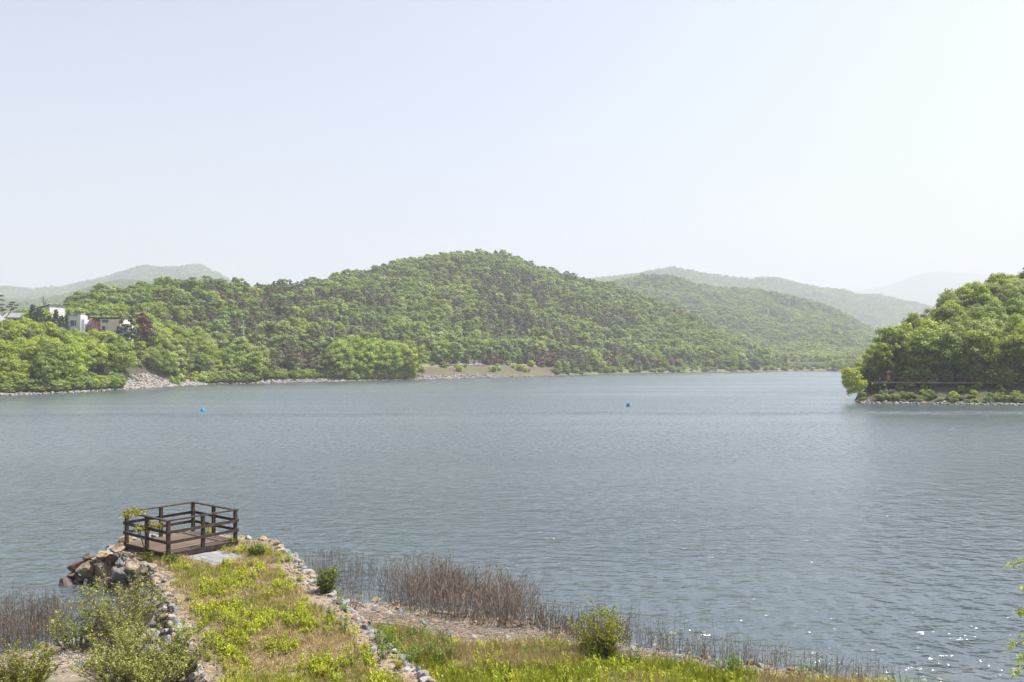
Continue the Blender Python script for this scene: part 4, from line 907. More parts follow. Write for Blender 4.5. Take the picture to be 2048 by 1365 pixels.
# trees of their own kind on the terrace
def put(uu, v_top, D, kind, mat, label, name=None, i=0, sxy=1.0, zg=None):
    x_, _, zt = PX(uu, v_top, D); zg = float(MAIN.h(x_, D)) - .1 if zg is None else zg
    return tree((x_, D, zg), kind, mat, (zt - zg) / 9.0, label, None, name, i, sxy)
put(283, 622, HD + 6, 'p', 'rust', 'dead pine with rusty red brown needles beside the vaulted hall', i=3, sxy=1.0)
put(262, 633, HD - 9, 'p', 'needle_dark', 'dark pine in front of the vaulted hall', i=2, sxy=.9); put(243, 636, HD - 10, 'p', 'needle_dark', 'dark spreading pine before the cream hall wall', i=1, sxy=.8); put(300, 634, HD + 10, 'p', 'needle_dark', 'dark pine below the rusty dead pine', i=3, sxy=.9)
def conifer(uu, vt, D, label, wd):
    g = np.random.default_rng(int(uu)); x_, _, zt = PX(uu, vt, D); zg = float(MAIN.h(x_, D)) - .1; h = zt - zg
    n = 1500; zf = g.random(n) ** .8; a = g.uniform(0, 6.28, n); rr = wd * (1 - zf) ** .8 * g.uniform(.55, 1.05, n) * (1 + .25 * np.sin(zf * 40 + a * 2))
    rr = rr * 1.35; C = np.stack([np.cos(a) * rr, np.sin(a) * rr, .3 + zf * (h - .3)], 1) + g.normal(0, .22, (n, 3)); N = unit(np.stack([np.cos(a), np.sin(a), np.full(n, .5)], 1) + g.normal(0, .5, (n, 3)))
    t = empty('conifer_tree', (x_, D, zg)); set_props(t, label, 'tree')
    link('crown', mesh_np('crown', *quads_np(C, N, .3 * g.uniform(.7, 1.3, n), .4, g), [M['needle_dark']]), t); MB().tube([(0, 0, -.3), (0, 0, h * .9)], [.16, .03], 7).build('trunk', M['bark'], t)
conifer(66, 612, HD, 'dark pointed conifer before the slant roofed white house', 2.2); conifer(78, 618, HD - 3, 'shorter dark conifer beside the slant roofed white house', 1.7)
conifer(112, 622, HD + 1, 'dark conifer between the white house and the pale blue house', 1.5); conifer(136, 624, HD - 6, 'slim dark conifer touching the pale blue house', 1.4); conifer(124, 634, HD - 8, 'squat dark conifer below the white house', 1.6); conifer(98, 634, HD - 4, 'squat dark conifer under the white house windows', 1.5)
def bonsai(uu, vt, ub, vb, D, label, sd):
    g = np.random.default_rng(sd); b0 = PX(ub, vb, D); tp = PX(uu, vt, D); zg = float(MAIN.h(b0[0], D)); t = empty('pine_tree', (b0[0], D, zg)); set_props(t, label, 'tree')
    o0 = np.array([b0[0], D, zg]); k = np.linspace(0, 1, 8)[:, None]; line = (b0 + (tp - b0) * k - o0) + np.stack([.25 * np.sin(k[:, 0] * 5), 0 * k[:, 0], 0 * k[:, 0]], 1); line = np.concatenate([[[line[0, 0], 0, -.2]], line])
    MB().tube(line, np.linspace(.17, .05, 9), 8).build('trunk', M['bark'], t, smooth=True)
    LC, LN = [], []; pads = [(.0, 1.0, .95), (.75, .82, .7), (-.9, .72, .8), (.9, .62, .75), (-1.4, .5, .8), (-.2, .85, .7), (-2.0, .42, .6), (.6, .5, .55)]
    for dx, f, rr in pads:
        c = line[1] + (line[-1] - line[1]) * f + [dx * 1.1, g.uniform(-.5, .5), .05]; n = 170; d = unit(g.normal(size=(n, 3))); LC.append(c + d * g.uniform(.3, 1, (n, 1)) * [rr, rr, rr * .3]); LN.append(unit(d * .5 + g.normal(0, .5, (n, 3)) + [0, 0, .6]))
    LC = np.concatenate(LC); LN = np.concatenate(LN); link('crown', mesh_np('crown', *quads_np(LC, LN, .17, .4, g), [M['needle_dark']]), t)
bonsai(29, 606, 13, 634, HD - 3, 'small leaning pine with flat layered pads by the grey roof', 3); bonsai(1, 592, -8, 640, HD - 9, 'taller layered pine beside the white gabled house', 4)
def bare_tree(uu, vt, D):
    g = np.random.default_rng(9); x_, _, zt = PX(uu, vt, D); zg = float(MAIN.h(x_, D)); h = zt - zg; t = empty('bare_tree', (x_, D, zg)); set_props(t, 'thin leafless tree rising behind the slant roofed house', 'tree')
    MB().tube([(0, 0, -.2), (.1, 0, h * .5), (0, 0, h)], [.14, .09, .02], 6).build('trunk', M['bark'], t)
    n = 40; zb = g.uniform(.35, .95, n) * h; a = g.uniform(0, 6.28, n); L = (h - zb) * .6 + .5; P0 = np.stack([0 * a, 0 * a, zb], 1); P1 = P0 + np.stack([np.cos(a) * L * .5, np.sin(a) * L * .5, L * .8], 1)
    link('branches', mesh_np('branches', *tubes_np(np.stack([P0, (P0 + P1) / 2 + [0, 0, -.1], P1], 1), np.array([[.05, .035, .012]]), 4), [M['twig']]), t)
bare_tree(88, 592, HD + 18)

# undergrowth along the far waterline
n = 1500; us = gr.uniform(-60, 2100, n); dd_ = np.where(us > 1128, gr.uniform(1, 30, n), gr.uniform(1.2, 7, n)); okb = ~(((us > 826) & (us < 1110)) | ((us > 243) & (us < 412)) | ((us > 515) & (us < 690) & (dd_ < 4)))
us, dd_ = us[okb], dd_[okb]; D_, _ = MAIN.nodes(us); yy_ = D_[:, 1] + dd_; xx_ = (us - 1024) / F * yy_
set_props(scatter_obj('undergrowth', np.stack([xx_, yy_, MAIN.h(xx_, yy_) - .1], 1), gr.choice([0, 1, 2, 4, 5], len(us)), np.stack([gr.uniform(.28, .5, len(us)), gr.uniform(.28, .5, len(us)), gr.uniform(.16, .38, len(us))], 1), gr.uniform(0, 6.28, len(us)), proto_col), 'leafy undergrowth along the far waterline', 'undergrowth', kind='stuff')

# ------------------------------------------------------------------ buoys
M['buoy_blue'] = surf('buoy_blue', [(.3, (.01, .16, .42)), (.7, (.02, .28, .6))], 3, .35, 0)
M['black_rubber'] = surf('black_rubber', [(.3, (.015, .015, .018)), (.7, (.03, .03, .03))], 3, .6, 0)
p_ = WZ(405.5, 823, 0); t = empty('buoy', tuple(p_)); set_props(t, 'bright blue cone shaped buoy floating on the lake', 'buoy')
MB().tube([(0, 0, -.1), (0, 0, .08), (0, 0, .3), (0, 0, .56)], [.3, .3, .22, .06], 16).build('float', M['buoy_blue'], t, smooth=False); MB().tube([(0, 0, -.12), (0, 0, .07)], .31, 16).build('collar', M['black_rubber'], t)
MB().tube([(0, 0, .54), (0, 0, .62)], .05, 8).build('eye', M['black_rubber'], t)
p_ = WZ(1256.5, 813, 0); t = empty('buoy', tuple(p_)); set_props(t, 'squat blue drum shaped buoy with dark waterline', 'buoy')
MB().tube([(0, 0, .1), (0, 0, .3), (0, 0, .31), (0, 0, .5)], [.3, .3, .27, .27], 18).build('float', M['buoy_blue'], t); MB().tube([(0, 0, -.15), (0, 0, .12)], .32, 18).build('collar', M['black_rubber'], t); MB().tube([(0, 0, .5), (0, 0, .53)], .2, 14).build('lid', M['white_wall'], t)

# ------------------------------------------------------------------ near plants
def blades_np(P0, tip, wd, g, droop=.25):
    n = len(P0); d = tip - P0; side = unit(np.cross(d, g.normal(size=(n, 3)))) * np.broadcast_to(wd, (n,))[:, None]
    L = np.linalg.norm(d, axis=1, keepdims=True); mid = P0 + d * .55 + [0, 0, 1] * L * droop * .35; tip = tip - [0, 0, 1] * L * droop * .2
    V = np.stack([P0 - side, P0 + side, mid - side * .8, mid + side * .8, tip - side * .12, tip + side * .12], 1).reshape(-1, 3)
    b = (np.arange(n) * 6)[:, None]; Q = np.concatenate([b + [0, 1, 3, 2], b + [2, 3, 5, 4]], 1).reshape(-1, 4)
    return V, Q
def tuft(seed, n, h, spread, wd, lean=.5):
    g = np.random.default_rng(seed); a = g.uniform(0, 6.28, n); r0 = spread * np.sqrt(g.random(n)); P0 = np.stack([np.cos(a) * r0, np.sin(a) * r0, np.full(n, -.03)], 1)
    a2 = a + g.normal(0, .9, n); L = h * g.uniform(.5, 1.1, n); ln = lean * g.uniform(.2, 1.2, n); tip = P0 + np.stack([np.cos(a2) * L * ln, np.sin(a2) * L * ln, L * np.sqrt(np.maximum(1 - np.minimum(ln, .95) ** 2, .08))], 1)
    return blades_np(P0, tip, wd * g.uniform(.7, 1.3, n), g)
def forb(seed, stems, h, leaf, nl, aspect=.34, spread=.08):
    g = np.random.default_rng(seed); LC, LN, SP = [], [], []
    for k in range(stems):
        a = g.uniform(0, 6.28); r0 = spread * math.sqrt(g.random()); hh = h * g.uniform(.6, 1.05); ln = g.uniform(0, .35)
        b0 = np.array([math.cos(a) * r0, math.sin(a) * r0, -.02]); tp = b0 + np.array([math.cos(a) * ln * hh, math.sin(a) * ln * hh, hh]); SP.append([b0, (b0 + tp) / 2 + g.normal(0, .012, 3), tp])
        f = g.uniform(.18, 1, nl); an = g.uniform(0, 6.28, nl); ll = leaf * (1.15 - .55 * f)
        d = np.stack([np.cos(an), np.sin(an), .45 + .5 * f], 1); d = unit(d)
        LC.append(b0 + (tp - b0) * f[:, None] + d * ll[:, None] * .9); up = np.cross(np.cross(d, [0, 0, 1.]), d); LN.append((d, unit(up + g.normal(0, .25, (nl, 3))), ll))
    C = np.concatenate(LC); D = np.concatenate([q[0] for q in LN]); N = np.concatenate([q[1] for q in LN]); ll = np.concatenate([q[2] for q in LN])[:, None]
    B = unit(np.cross(N, D)); V = np.stack([C - D * ll, C + B * ll * aspect, C + D * ll - [0, 0, 1] * ll * .25, C - B * ll * aspect], 1).reshape(-1, 3); Q = np.arange(len(V)).reshape(-1, 4)
    return (V, Q), tubes_np(np.array(SP), np.array([[.006, .005, .003]]), 3)
def make_coll(name, items):
    c = bpy.data.collections.new(name)
    for i, me_ in enumerate(items): c.objects.link(bpy.data.objects.new('%s_%02d' % (name, i), me_))
    return c
def forb_me(nm, f, leafm, stemm='grass'):
    V, Q, mm = cat_np([(*f[0], 0), (*f[1], 1)]); return mesh_np(nm, V, Q, [M[leafm], M[stemm]], midx=mm)
gv = np.random.default_rng(11)
straw_c = make_coll('straw_tuft', [mesh_np('straw', *tuft(500 + i, 46, .17 + .05 * (i % 3), .14, .0045, .95), [M['straw']]) for i in range(5)])
tall_straw_c = make_coll('tall_straw', [mesh_np('straw', *tuft(520 + i, 44, .55, .1, .0045, .5), [M['straw']]) for i in range(4)])
grass_c = make_coll('grass_tuft', [mesh_np('grass', *tuft(540 + i, 42, .2 + .08 * (i % 3), .12, .006, .6), [M['grass']]) for i in range(6)])
FORBS = [forb_me('foliage', forb(560 + i, (5, 7, 4, 6, 8, 5)[i], (.3, .24, .38, .2, .27, .34)[i], .05, 15, spread=.1), 'weed_leaf') for i in range(6)]
forb_c = make_coll('weed', FORBS)
TALLF = [forb_me('foliage', forb(580 + i, 6, .62, .07, 20, .26, .13), 'dark_shrub') for i in range(4)]
tallf_c = make_coll('tall_weed', TALLF)

def cw_points(n, g, dmin=.1, pmin=-34, pmax=-13.5):
    p = g.uniform(pmin, pmax, n); q = g.uniform(1.4, 7.3, n); ok = poly_sd(p, q) > dmin; p, q = p[ok], q[ok]
    x = CD[0] * p + CN[0] * q; y = CD[1] * p + CN[1] * q
    return x, y, cw_h(p, q), poly_sd(p, q), p, q
def off_deck(x, y):                            # clear of deck and pad
    c, s_ = math.cos(R(-52.7)), math.sin(R(-52.7)); dx, dy = x + 11.72, y - 29.78; lx, ly = dx * c - dy * s_, dx * s_ + dy * c
    deck = (np.abs(lx) < 1.36) & (np.abs(ly) < 1.4)
    U_ = 1024 + F * x / y; V_ = HOR + F * (H - .95) / y
    pad = (np.abs((U_ - 427) / 66) + np.abs((V_ - 1116) / 16.5)) < 1.0
    return ~(deck | pad)
def S_(name, x, y, z, idx, scl, coll, label, cat, tilt=.15):
    n = len(x); return set_props(scatter_obj(name, np.stack([x, y, z], 1), idx, scl, gv.uniform(0, 6.28, n), coll, gv.uniform(-tilt, tilt, (n, 2))), label, cat, kind='stuff')
# straw thatch and weeds on the causeway
x, y, z, sd, p, q = cw_points(5200, gv, .22); ok = off_deck(x, y) & ~((q > 6.25) & (p > -28)) & (gv.random(len(x)) < np.clip((sd - .3) * 1.5 + .1 * nz(x, y, 1, 5), .03, .9)) & (p > -31.5)
S_('dry_grass', x[ok], y[ok], z[ok], gv.integers(0, 5, ok.sum()), gv.uniform(.7, 1.3, ok.sum()), straw_c, 'matted straw coloured grass over the causeway top', 'grass')
x, y, z, sd, p, q = cw_points(3600, gv, .25); den = np.clip(.22 + 1.5 * nz(x, y, 1.3, 31, 3), 0, 1) * np.clip((sd - .2) * 2.0, .08, 1) * np.clip((p + 31) / 2.2, .1, 1); ok = off_deck(x, y) & ~((q > 6.25) & (p > -28)) & (gv.random(len(x)) < den)
S_('grass', x[ok], y[ok], z[ok], gv.integers(0, 6, ok.sum()), gv.uniform(.5, 1.0, ok.sum()), grass_c, 'patchy short green grass on the causeway top', 'grass')
x, y, z, sd, p, q = cw_points(3600, gv, .2); den = np.clip(.36 + 1.6 * nz(x, y, .8, 37, 3), 0.02, 1) * np.clip((sd - .15) * 2.0, .1, 1) * np.clip((p + 31.4) / 2.5, .12, 1); ok = np.nonzero(off_deck(x, y) & (gv.random(len(x)) < den * np.where((q > 6.15) & (p > -28), .12, 1)))[0]
scl = gv.uniform(.55, 1.15, len(ok)); big = np.argsort(-scl * (1 + 2 / y[ok]))[:240]; sm = np.setdiff1d(np.arange(len(ok)), big)
S_('weeds', x[ok[sm]], y[ok[sm]], z[ok[sm]], gv.integers(0, 6, len(sm)), scl[sm], forb_c, 'small yellow green weeds carpeting the causeway top', 'weeds')
for b in big:
    i = ok[b]; o = link('weed', FORBS[int(gv.integers(6))], None, (x[i], y[i], z[i]), (gv.uniform(-.15, .15), gv.uniform(-.15, .15), gv.uniform(0, 6.28)), float(scl[b])); set_props(o, 'upright yellow green leafy weed growing on the causeway top', 'weed', 'weeds on the causeway')
# gravel on the causeway edges and the beach
grav_c = make_coll('pebble', [])
for i, key in enumerate(('pale', 'peach', 'tan', 'grey', 'peach')):
    m_ = rock_mesh('pebble', 160 + i, 7, 1); m_.materials.append(ROCK[key]); grav_c.objects.link(bpy.data.objects.new('pebble_%02d' % i, m_))
x, y, z, sd, p, q = cw_points(9000, gv, -.05, -34); ok = (sd < .75 + .3 * nz(x, y, .8, 6)) | (p < -29.5); ok &= off_deck(x, y)
S_('gravel', x[ok], y[ok], z[ok], gv.integers(0, 5, ok.sum()), np.clip(gv.lognormal(-3.35, .45, ok.sum()), .015, .11), grav_c, 'pale gravel strips along the causeway edges', 'gravel', .6)
x = gv.uniform(-16, 11, 16000); y = gv.uniform(16, 27, 16000); s_ = shore_s(x, y); ok = (s_ > -.5) & (s_ < 6.5) & (cw_xy_h(x, y) < near_h(x, y)); x, y = x[ok], y[ok]
S_('gravel', x, y, near_h(x, y), gv.integers(0, 5, len(x)), np.clip(gv.lognormal(-3.25, .55, len(x)), .015, .16), grav_c, 'pale shingle on the beach between reeds and grass', 'gravel', .6)
# stones one can pick out on the beach
for k, (uu, vv, pw) in enumerate(((956, 1284, 14), (990, 1278, 20), (1020, 1281, 12), (905, 1270, 12), (1050, 1268, 16), (1100, 1276, 18), (1085, 1240, 16), (1120, 1250, 12), (870, 1300, 14), (1000, 1262, 12), (930, 1255, 12), (1240, 1296, 12), (1290, 1303, 14), (840, 1282, 13))):
    p_ = WZ(uu, vv, .25); zz_ = float(near_h(p_[0], p_[1])); r_ = pw * p_[1] / F / 2
    set_props(link('beach_stone', rock_with(rocks[k % 9], ('pale', 'peach')[k % 2]), None, (p_[0], p_[1], zz_ + r_ * .1), (0, .1, k), (r_, r_ * .8, r_ * .45)), 'pale flat stone lying on the shingle beach', 'stone', 'stones on the beach')
# green strip of grass along the near bank
GX = [-7, -4, -1.6, 3.4, 5.7, 9, 14]; GS = [3.4, 3.6, 3.9, 1.7, 1.1, .8, .7]
x = gv.uniform(-5.5, 14, 12000); y = gv.uniform(15.3, 23, 12000); s_ = shore_s(x, y); th = np.interp(x, GX, GS) + .5 * nz(x, y, .8, 8); ok = (s_ > th) & (cw_xy_h(x, y) < near_h(x, y) + .0); x, y, s_, th = x[ok], y[ok], s_[ok], th[ok]
dry = nz(x, y, 1.6, 44, 3) > .18; z = near_h(x, y)
ok = ~dry & (gv.random(len(x)) < .62)
S_('grass', x[ok], y[ok], z[ok], gv.integers(0, 6, ok.sum()), gv.uniform(.7, 1.5, ok.sum()), grass_c, 'fresh green grass along the bank above the shingle', 'grass')
ok = (dry | (gv.random(len(x)) < .12)); S_('dry_grass', x[ok], y[ok], z[ok], gv.integers(0, 5, ok.sum()), gv.uniform(.8, 1.5, ok.sum()), straw_c, 'short straw among the bank grass', 'grass')
ok = dry & (gv.random(len(x)) < .45) & (s_ > th + .3); S_('dry_grass', x[ok], y[ok], z[ok], gv.integers(0, 4, ok.sum()), gv.uniform(.5, 1.05, ok.sum()), tall_straw_c, 'tall bleached grass standing in the green strip', 'grass')
ok = gv.random(len(x)) < .09 * (1 + 2 * (nz(x, y, 1.2, 61) > .1)); S_('weeds', x[ok], y[ok], z[ok], gv.integers(0, 6, ok.sum()), gv.uniform(.7, 1.3, ok.sum()), forb_c, 'leafy weeds scattered through the bank grass', 'weeds')
# taller dark weeds beside the causeway and at the strip's edge
for k in range(70):
    if k < 34: uu, vv, zz_ = gv.uniform(770, 900), gv.uniform(1285, 1350), .35
    elif k < 50: uu, vv, zz_ = gv.uniform(660, 830), gv.uniform(1200, 1362), .9
    else: uu, vv, zz_ = gv.uniform(980, 1650), 0, .2
    if k >= 50: vv = np.interp(uu, [900, 1300, 1500, 1700], [1312, 1338, 1352, 1372]) + gv.uniform(-6, 14)
    p_ = WZ(uu, vv, zz_)
    if 34 <= k < 50 and not (6.0 < p_[0] * CN[0] + p_[1] * CN[1] < 7.2): continue
    zt = float(ground_z(p_[0], p_[1])); o = link('tall_weed', TALLF[k % 4], None, (p_[0], p_[1], zt), (0, 0, gv.uniform(0, 6.28)), float(gv.uniform(.6, 1.05)))
    set_props(o, 'tall dark green leafy weed ' + ('at the foot of the causeway' if k < 34 else ('rooted in the causeway edge stones' if k < 50 else 'along the edge of the green strip')), 'weed', ('weeds at the causeway foot' if k < 34 else ('weeds in the edge stones' if k < 50 else 'weeds along the green strip')))

def bush(name, label, base, h, wd, stems, nleaf, leaf, mat, seed, dens=.5, stemmat='twig', twigs=7, upright=.5, sr=.012, aspect=.42, cat='bush', lowleaf=.35, wy=None):
    g = np.random.default_rng(seed); wy = wy or wd
    a = g.uniform(0, 6.28, stems); rr = np.sqrt(g.random(stems)); tip = np.stack([np.cos(a) * rr * wd / 2, np.sin(a) * rr * wy / 2, h * g.uniform(.6, 1.0, stems) * (1 - .35 * rr ** 2)], 1)
    b0 = np.stack([np.cos(a) * rr * wd * .14, np.sin(a) * rr * wy * .14, np.full(stems, -.08)], 1); mid = b0 * .5 + tip * .5 + np.stack([0 * a, 0 * a, h * .1 * upright * np.ones(stems)], 1) + g.normal(0, .04, (stems, 3))
    SP = np.stack([b0, b0 * .6 + mid * .4, mid, tip], 1); parts = [(*tubes_np(SP, np.array([[1, .8, .6, .25]]) * sr, 4), 0)]
    n2 = stems * twigs; si = np.repeat(np.arange(stems), twigs); f = g.uniform(lowleaf, 1, n2)
    def at(f_, si_):
        k = np.clip(f_ * 3, 0, 2.999); i = k.astype(int); t_ = (k - i)[:, None]; return SP[si_, i] * (1 - t_) + SP[si_, i + 1] * t_
    P0 = at(f, si); an = g.uniform(0, 6.28, n2); L = h * .22 * g.uniform(.5, 1.2, n2); P1 = P0 + np.stack([np.cos(an) * L * .7, np.sin(an) * L * .7, L * .75], 1)
    parts.append((*tubes_np(np.stack([P0, (P0 + P1) / 2 + g.normal(0, .015, (n2, 3)), P1], 1), np.array([[.5, .4, .2]]) * sr, 3), 0))
    li = g.integers(0, n2, nleaf); lf = g.uniform(.15, 1.08, nleaf)[:, None]; C = P0[li] + (P1 - P0)[li] * lf + g.normal(0, leaf * .8, (nleaf, 3))
    keepm = nz(C[:, 0] + C[:, 2], C[:, 1] - C[:, 2] * .7, h * .16, seed, 2) > (.5 - dens); C = C[keepm]
    N = unit(g.normal(0, .7, C.shape) + [0, 0, .8]); V, Q = quads_np(C, N, leaf * g.uniform(.6, 1.3, len(C)), aspect, g)
    t = empty(name, tuple(base)); set_props(t, label, cat)
    VV, QQ, _ = cat_np(parts); link('branches', mesh_np('branches', VV, QQ, [M[stemmat]]), t); link('foliage', mesh_np('foliage', V, Q, [M[mat]]), t); return t
def gbase(uu, vv, z=.2):
    p_ = WZ(uu, vv, z)
    for _ in range(4): p_ = WZ(uu, vv, float(ground_z(p_[0], p_[1])))
    return p_
bush('willow_bush', 'sprawling open willow bush with brown twigs against the causeway boulders', gbase(238, 1285), 1.75, 2.9, 80, 8500, .032, 'willow_leaf', 1, .68)
bush('willow_bush', 'thin pale willow bush standing at the reed edge', gbase(155, 1300), 1.25, 1.7, 30, 2600, .032, 'willow_leaf', 2, .68)
bush('willow_bush', 'dense pale green willow bush at the causeway root', WZ(292, 1385, .35), 1.5, 3.1, 120, 24000, .03, 'willow_leaf', 3, .95, lowleaf=.2)
bush('willow_bush', 'low leafy bush on the shingle beside the reed bed', WZ(40, 1395, .3), 1.15, 2.0, 60, 6000, .032, 'shrub_leaf', 4, .75)
bush('willow_bush', 'small sprawling bush between the two willows', gbase(215, 1340), .6, 1.3, 22, 800, .04, 'willow_leaf', 5, .7)
bush('shrub', 'bushy yellow green shrub standing alone at the shingle edge', gbase(1200, 1324), 1.45, 1.5, 54, 9000, .028, 'shrub_leaf', 6, .8, 'bark', lowleaf=.12)
bush('shrub', 'small round dark green shrub beside the stone pad', gbase(512, 1116, .92), .5, .62, 40, 2600, .03, 'dark_shrub', 7, 1.6, lowleaf=.05)
bush('shrub', 'dark leafy shrub on the causeway stones by the dead brush', gbase(655, 1186, .7), .85, .85, 30, 1000, .06, 'dark_shrub', 8, 1.2, lowleaf=.1, aspect=.3)
bush('shrub', 'bright green low plant at the foot of the deck', gbase(345, 1128, .92), .32, .62, 22, 900, .03, 'dark_shrub', 9, 1.4, lowleaf=.05)
bush('shrub', 'bright green low plant under the deck side', gbase(296, 1119, .92), .25, .55, 20, 600, .03, 'weed_leaf', 10, 1.3, lowleaf=.05)
bush('shrub', 'sprig of fresh leaves at the deck corner by the pad', gbase(459, 1095, .92), .42, .4, 12, 260, .035, 'weed_leaf', 12, 1.3, lowleaf=.2)
bush('shrub', 'little green plant behind the rail at the deck far side', gbase(416, 1078, .92), .75, .3, 6, 140, .035, 'weed_leaf', 13, 1.3, lowleaf=.5)
bush('dead_bush', 'pale leafless bush among the dead reeds by the causeway', gbase(700, 1222, .2), .75, 1.0, 34, 12, .01, 'dead', 14, 1, 'dead_pale', 6, sr=.008)
# sapling with reddish tufts against the deck
def sapling():
    b0 = WZ(290, 1106, 1.0); t = empty('sapling', tuple(b0)); set_props(t, 'thin sapling with reddish leaf tufts growing against the deck rail', 'sapling')
    g = np.random.default_rng(3); LC, LN, SP = [], [], []; d = b0[1] - .12
    tips = [PX(266, 1019, d), PX(275, 1022, d + .1), PX(282, 1055, d - .05), PX(302, 1052, d), PX(309, 1046, d + .1), PX(258, 1024, d)]
    fork = PX(284, 1082, d) - b0
    MB().tube([(0, 0, -.12), tuple(fork * .5 + [.02, 0, 0]), tuple(fork)], [.02, .016, .013], 6).build('stem', M['twig'], t)
    for tp in tips: SP.append([fork, (fork + tp - b0) / 2 + g.normal(0, .03, 3), tp - b0])
    link('branches', mesh_np('branches', *tubes_np(np.array(SP), np.array([[.012, .009, .005]]), 4), [M['twig']]), t)
    for tp in tips: n = 60; LC.append(tp - b0 + g.normal(0, 1, (n, 3)) * [.14, .12, .06] - [0, 0, .03]); LN.append(unit(g.normal(0, .6, (n, 3)) + [0, 0, .8]))
    link('foliage', mesh_np('foliage', *quads_np(np.concatenate(LC), np.concatenate(LN), .042, .5, g), [M['red_tip']]), t)
    LC = np.concatenate(LC) - [0, 0, .05]; k = g.permutation(len(LC))[:200]; link('foliage', mesh_np('foliage', *quads_np(LC[k], unit(g.normal(0, .6, (200, 3)) + [0, 0, .8]), .045, .5, g), [M['weed_leaf']]), t)
sapling()

# ------------------------------------------------------------------ dead reeds and brush standing in the shallows
def reed_bed(label, x, y, h, g, r=.006, twig=3, lean=.18, heads=.25, mat='dead', pale=.2):
    n = len(x); z = np.minimum(near_h(x, y), 0.6); b0 = np.stack([x, y, z - .05], 1); a = g.uniform(0, 6.28, n); ln = np.abs(g.normal(0, lean, n)); Lh = np.maximum(h - np.minimum(z, 0), .1) 
    tip = b0 + np.stack([np.cos(a) * ln * Lh, np.sin(a) * ln * Lh, Lh], 1); mid = (b0 + tip) / 2 + g.normal(0, .025, (n, 3)) * Lh[:, None]
    P = np.stack([b0, mid, tip], 1); rr = r * g.uniform(.6, 1.25, n)[:, None] * np.array([[1, .85, .45]]); parts = [(*tubes_np(P, rr, 3), 0)]
    if twig:
        si = np.repeat(np.arange(n), twig); f = g.uniform(.3, .95, len(si))[:, None]; Q0 = b0[si] + (tip - b0)[si] * f; aa = g.uniform(0, 6.28, len(si)); L = Lh[si] * g.uniform(.08, .3, len(si))
        Q1 = Q0 + np.stack([np.cos(aa) * L * .6, np.sin(aa) * L * .6, L * .75], 1); parts.append((*tubes_np(np.stack([Q0, Q1], 1), np.array([[.7, .3]]) * r, 3), 0))
    if heads:
        hi = np.nonzero(g.random(n) < heads)[0]; m = 7; C = np.repeat(tip[hi], m, 0) + g.normal(0, 1, (len(hi) * m, 3)) * [.014, .014, .05] - [0, 0, .04]; parts.append((*quads_np(C, unit(g.normal(size=C.shape)), .016, .6, g), 0))
    V, Q, mm = cat_np(parts); mi = (g.random(len(Q) // 1) < 0) * 1
    o = link('dead_reeds', mesh_np('dead_reeds', V, Q, [M[mat]])); return set_props(o, label, 'reeds', kind='stuff')
gd = np.random.default_rng(23)
def area(n, poly_uv, z=0.0, g=gd):            # points inside a pixel polygon, on the lake's level
    W_ = np.array([WZ(u_, v_, z)[:2] for u_, v_ in poly_uv]); lo, hi = W_.min(0), W_.max(0); out = []
    while sum(map(len, out)) < n:
        q = g.uniform(lo, hi, (4 * n, 2)); ins = np.zeros(len(q), bool)
        for i in range(len(W_)):
            a, b = W_[i], W_[(i + 1) % len(W_)]; ins ^= ((a[1] > q[:, 1]) != (b[1] > q[:, 1])) & (q[:, 0] < (b[0] - a[0]) * (q[:, 1] - a[1]) / (b[1] - a[1] + 1e-12) + a[0])
        out.append(q[ins])
    q = np.concatenate(out)[:n]; return q[:, 0], q[:, 1]
x, y = area(800, [(-60, 1235), (60, 1222), (125, 1225), (150, 1262), (110, 1300), (-60, 1322)]); reed_bed('dark dead reeds standing in water beside the willow bush', x, y, gd.uniform(.45, .95, 800), gd, .0065, 2, .1, .15)
x, y = area(1500, [(735, 1190), (830, 1160), (950, 1168), (1070, 1212), (1100, 1260), (1000, 1264), (860, 1243)]); kp = gd.random(1500) < np.clip(.6 + 1.4 * nz(x, y, .8, 6, 2), .06, 1) * np.clip((x + 4.7) / 1.6, .15, 1); x, y = x[kp], y[kp]; nr = len(x); reed_bed('thick brown dead brush standing at the water edge', x, y, gd.uniform(.3, 1.25, nr) * (1 + .45 * nz(x, y, .7, 5)), gd, .0068, 6, .33, .4)
x, y = area(300, [(760, 1200), (900, 1185), (1060, 1225), (1100, 1265), (980, 1270), (850, 1250)]); reed_bed('bleached dead stalks mixed through the brown brush', x, y, gd.uniform(.4, 1.2, 300), gd, .007, 4, .45, 0, 'dead_pale')
x, y = area(520, [(585, 1118), (640, 1112), (780, 1140), (860, 1170), (800, 1215), (700, 1205), (640, 1150)]); reed_bed('sparse dead reeds in the shallows beside the causeway', x, y, gd.uniform(.15, .65, 520), gd, .0055, 2, .2, .1)
x, y = area(420, [(1070, 1240), (1200, 1255), (1330, 1285), (1260, 1300), (1090, 1290)]); reed_bed('straggling dead stalks behind the lone shrub', x, y, gd.uniform(.25, .75, 420), gd, .006, 3, .25, .35)
x, y = area(330, [(1280, 1290), (1420, 1300), (1600, 1335), (1850, 1368), (1750, 1378), (1450, 1335), (1300, 1312)]); reed_bed('sparse dead stalks along the shingle edge by the green strip', x, y, gd.uniform(.2, .65, 330), gd, .006, 3, .2, .4)
x, y = area(60, [(1100, 1200), (1300, 1230), (1620, 1310), (1700, 1345), (1400, 1300), (1150, 1240)]); reed_bed('single thin reeds rising out of the open shallows', x, y, gd.uniform(.25, .6, 60), gd, .005, 0, .12, .1)
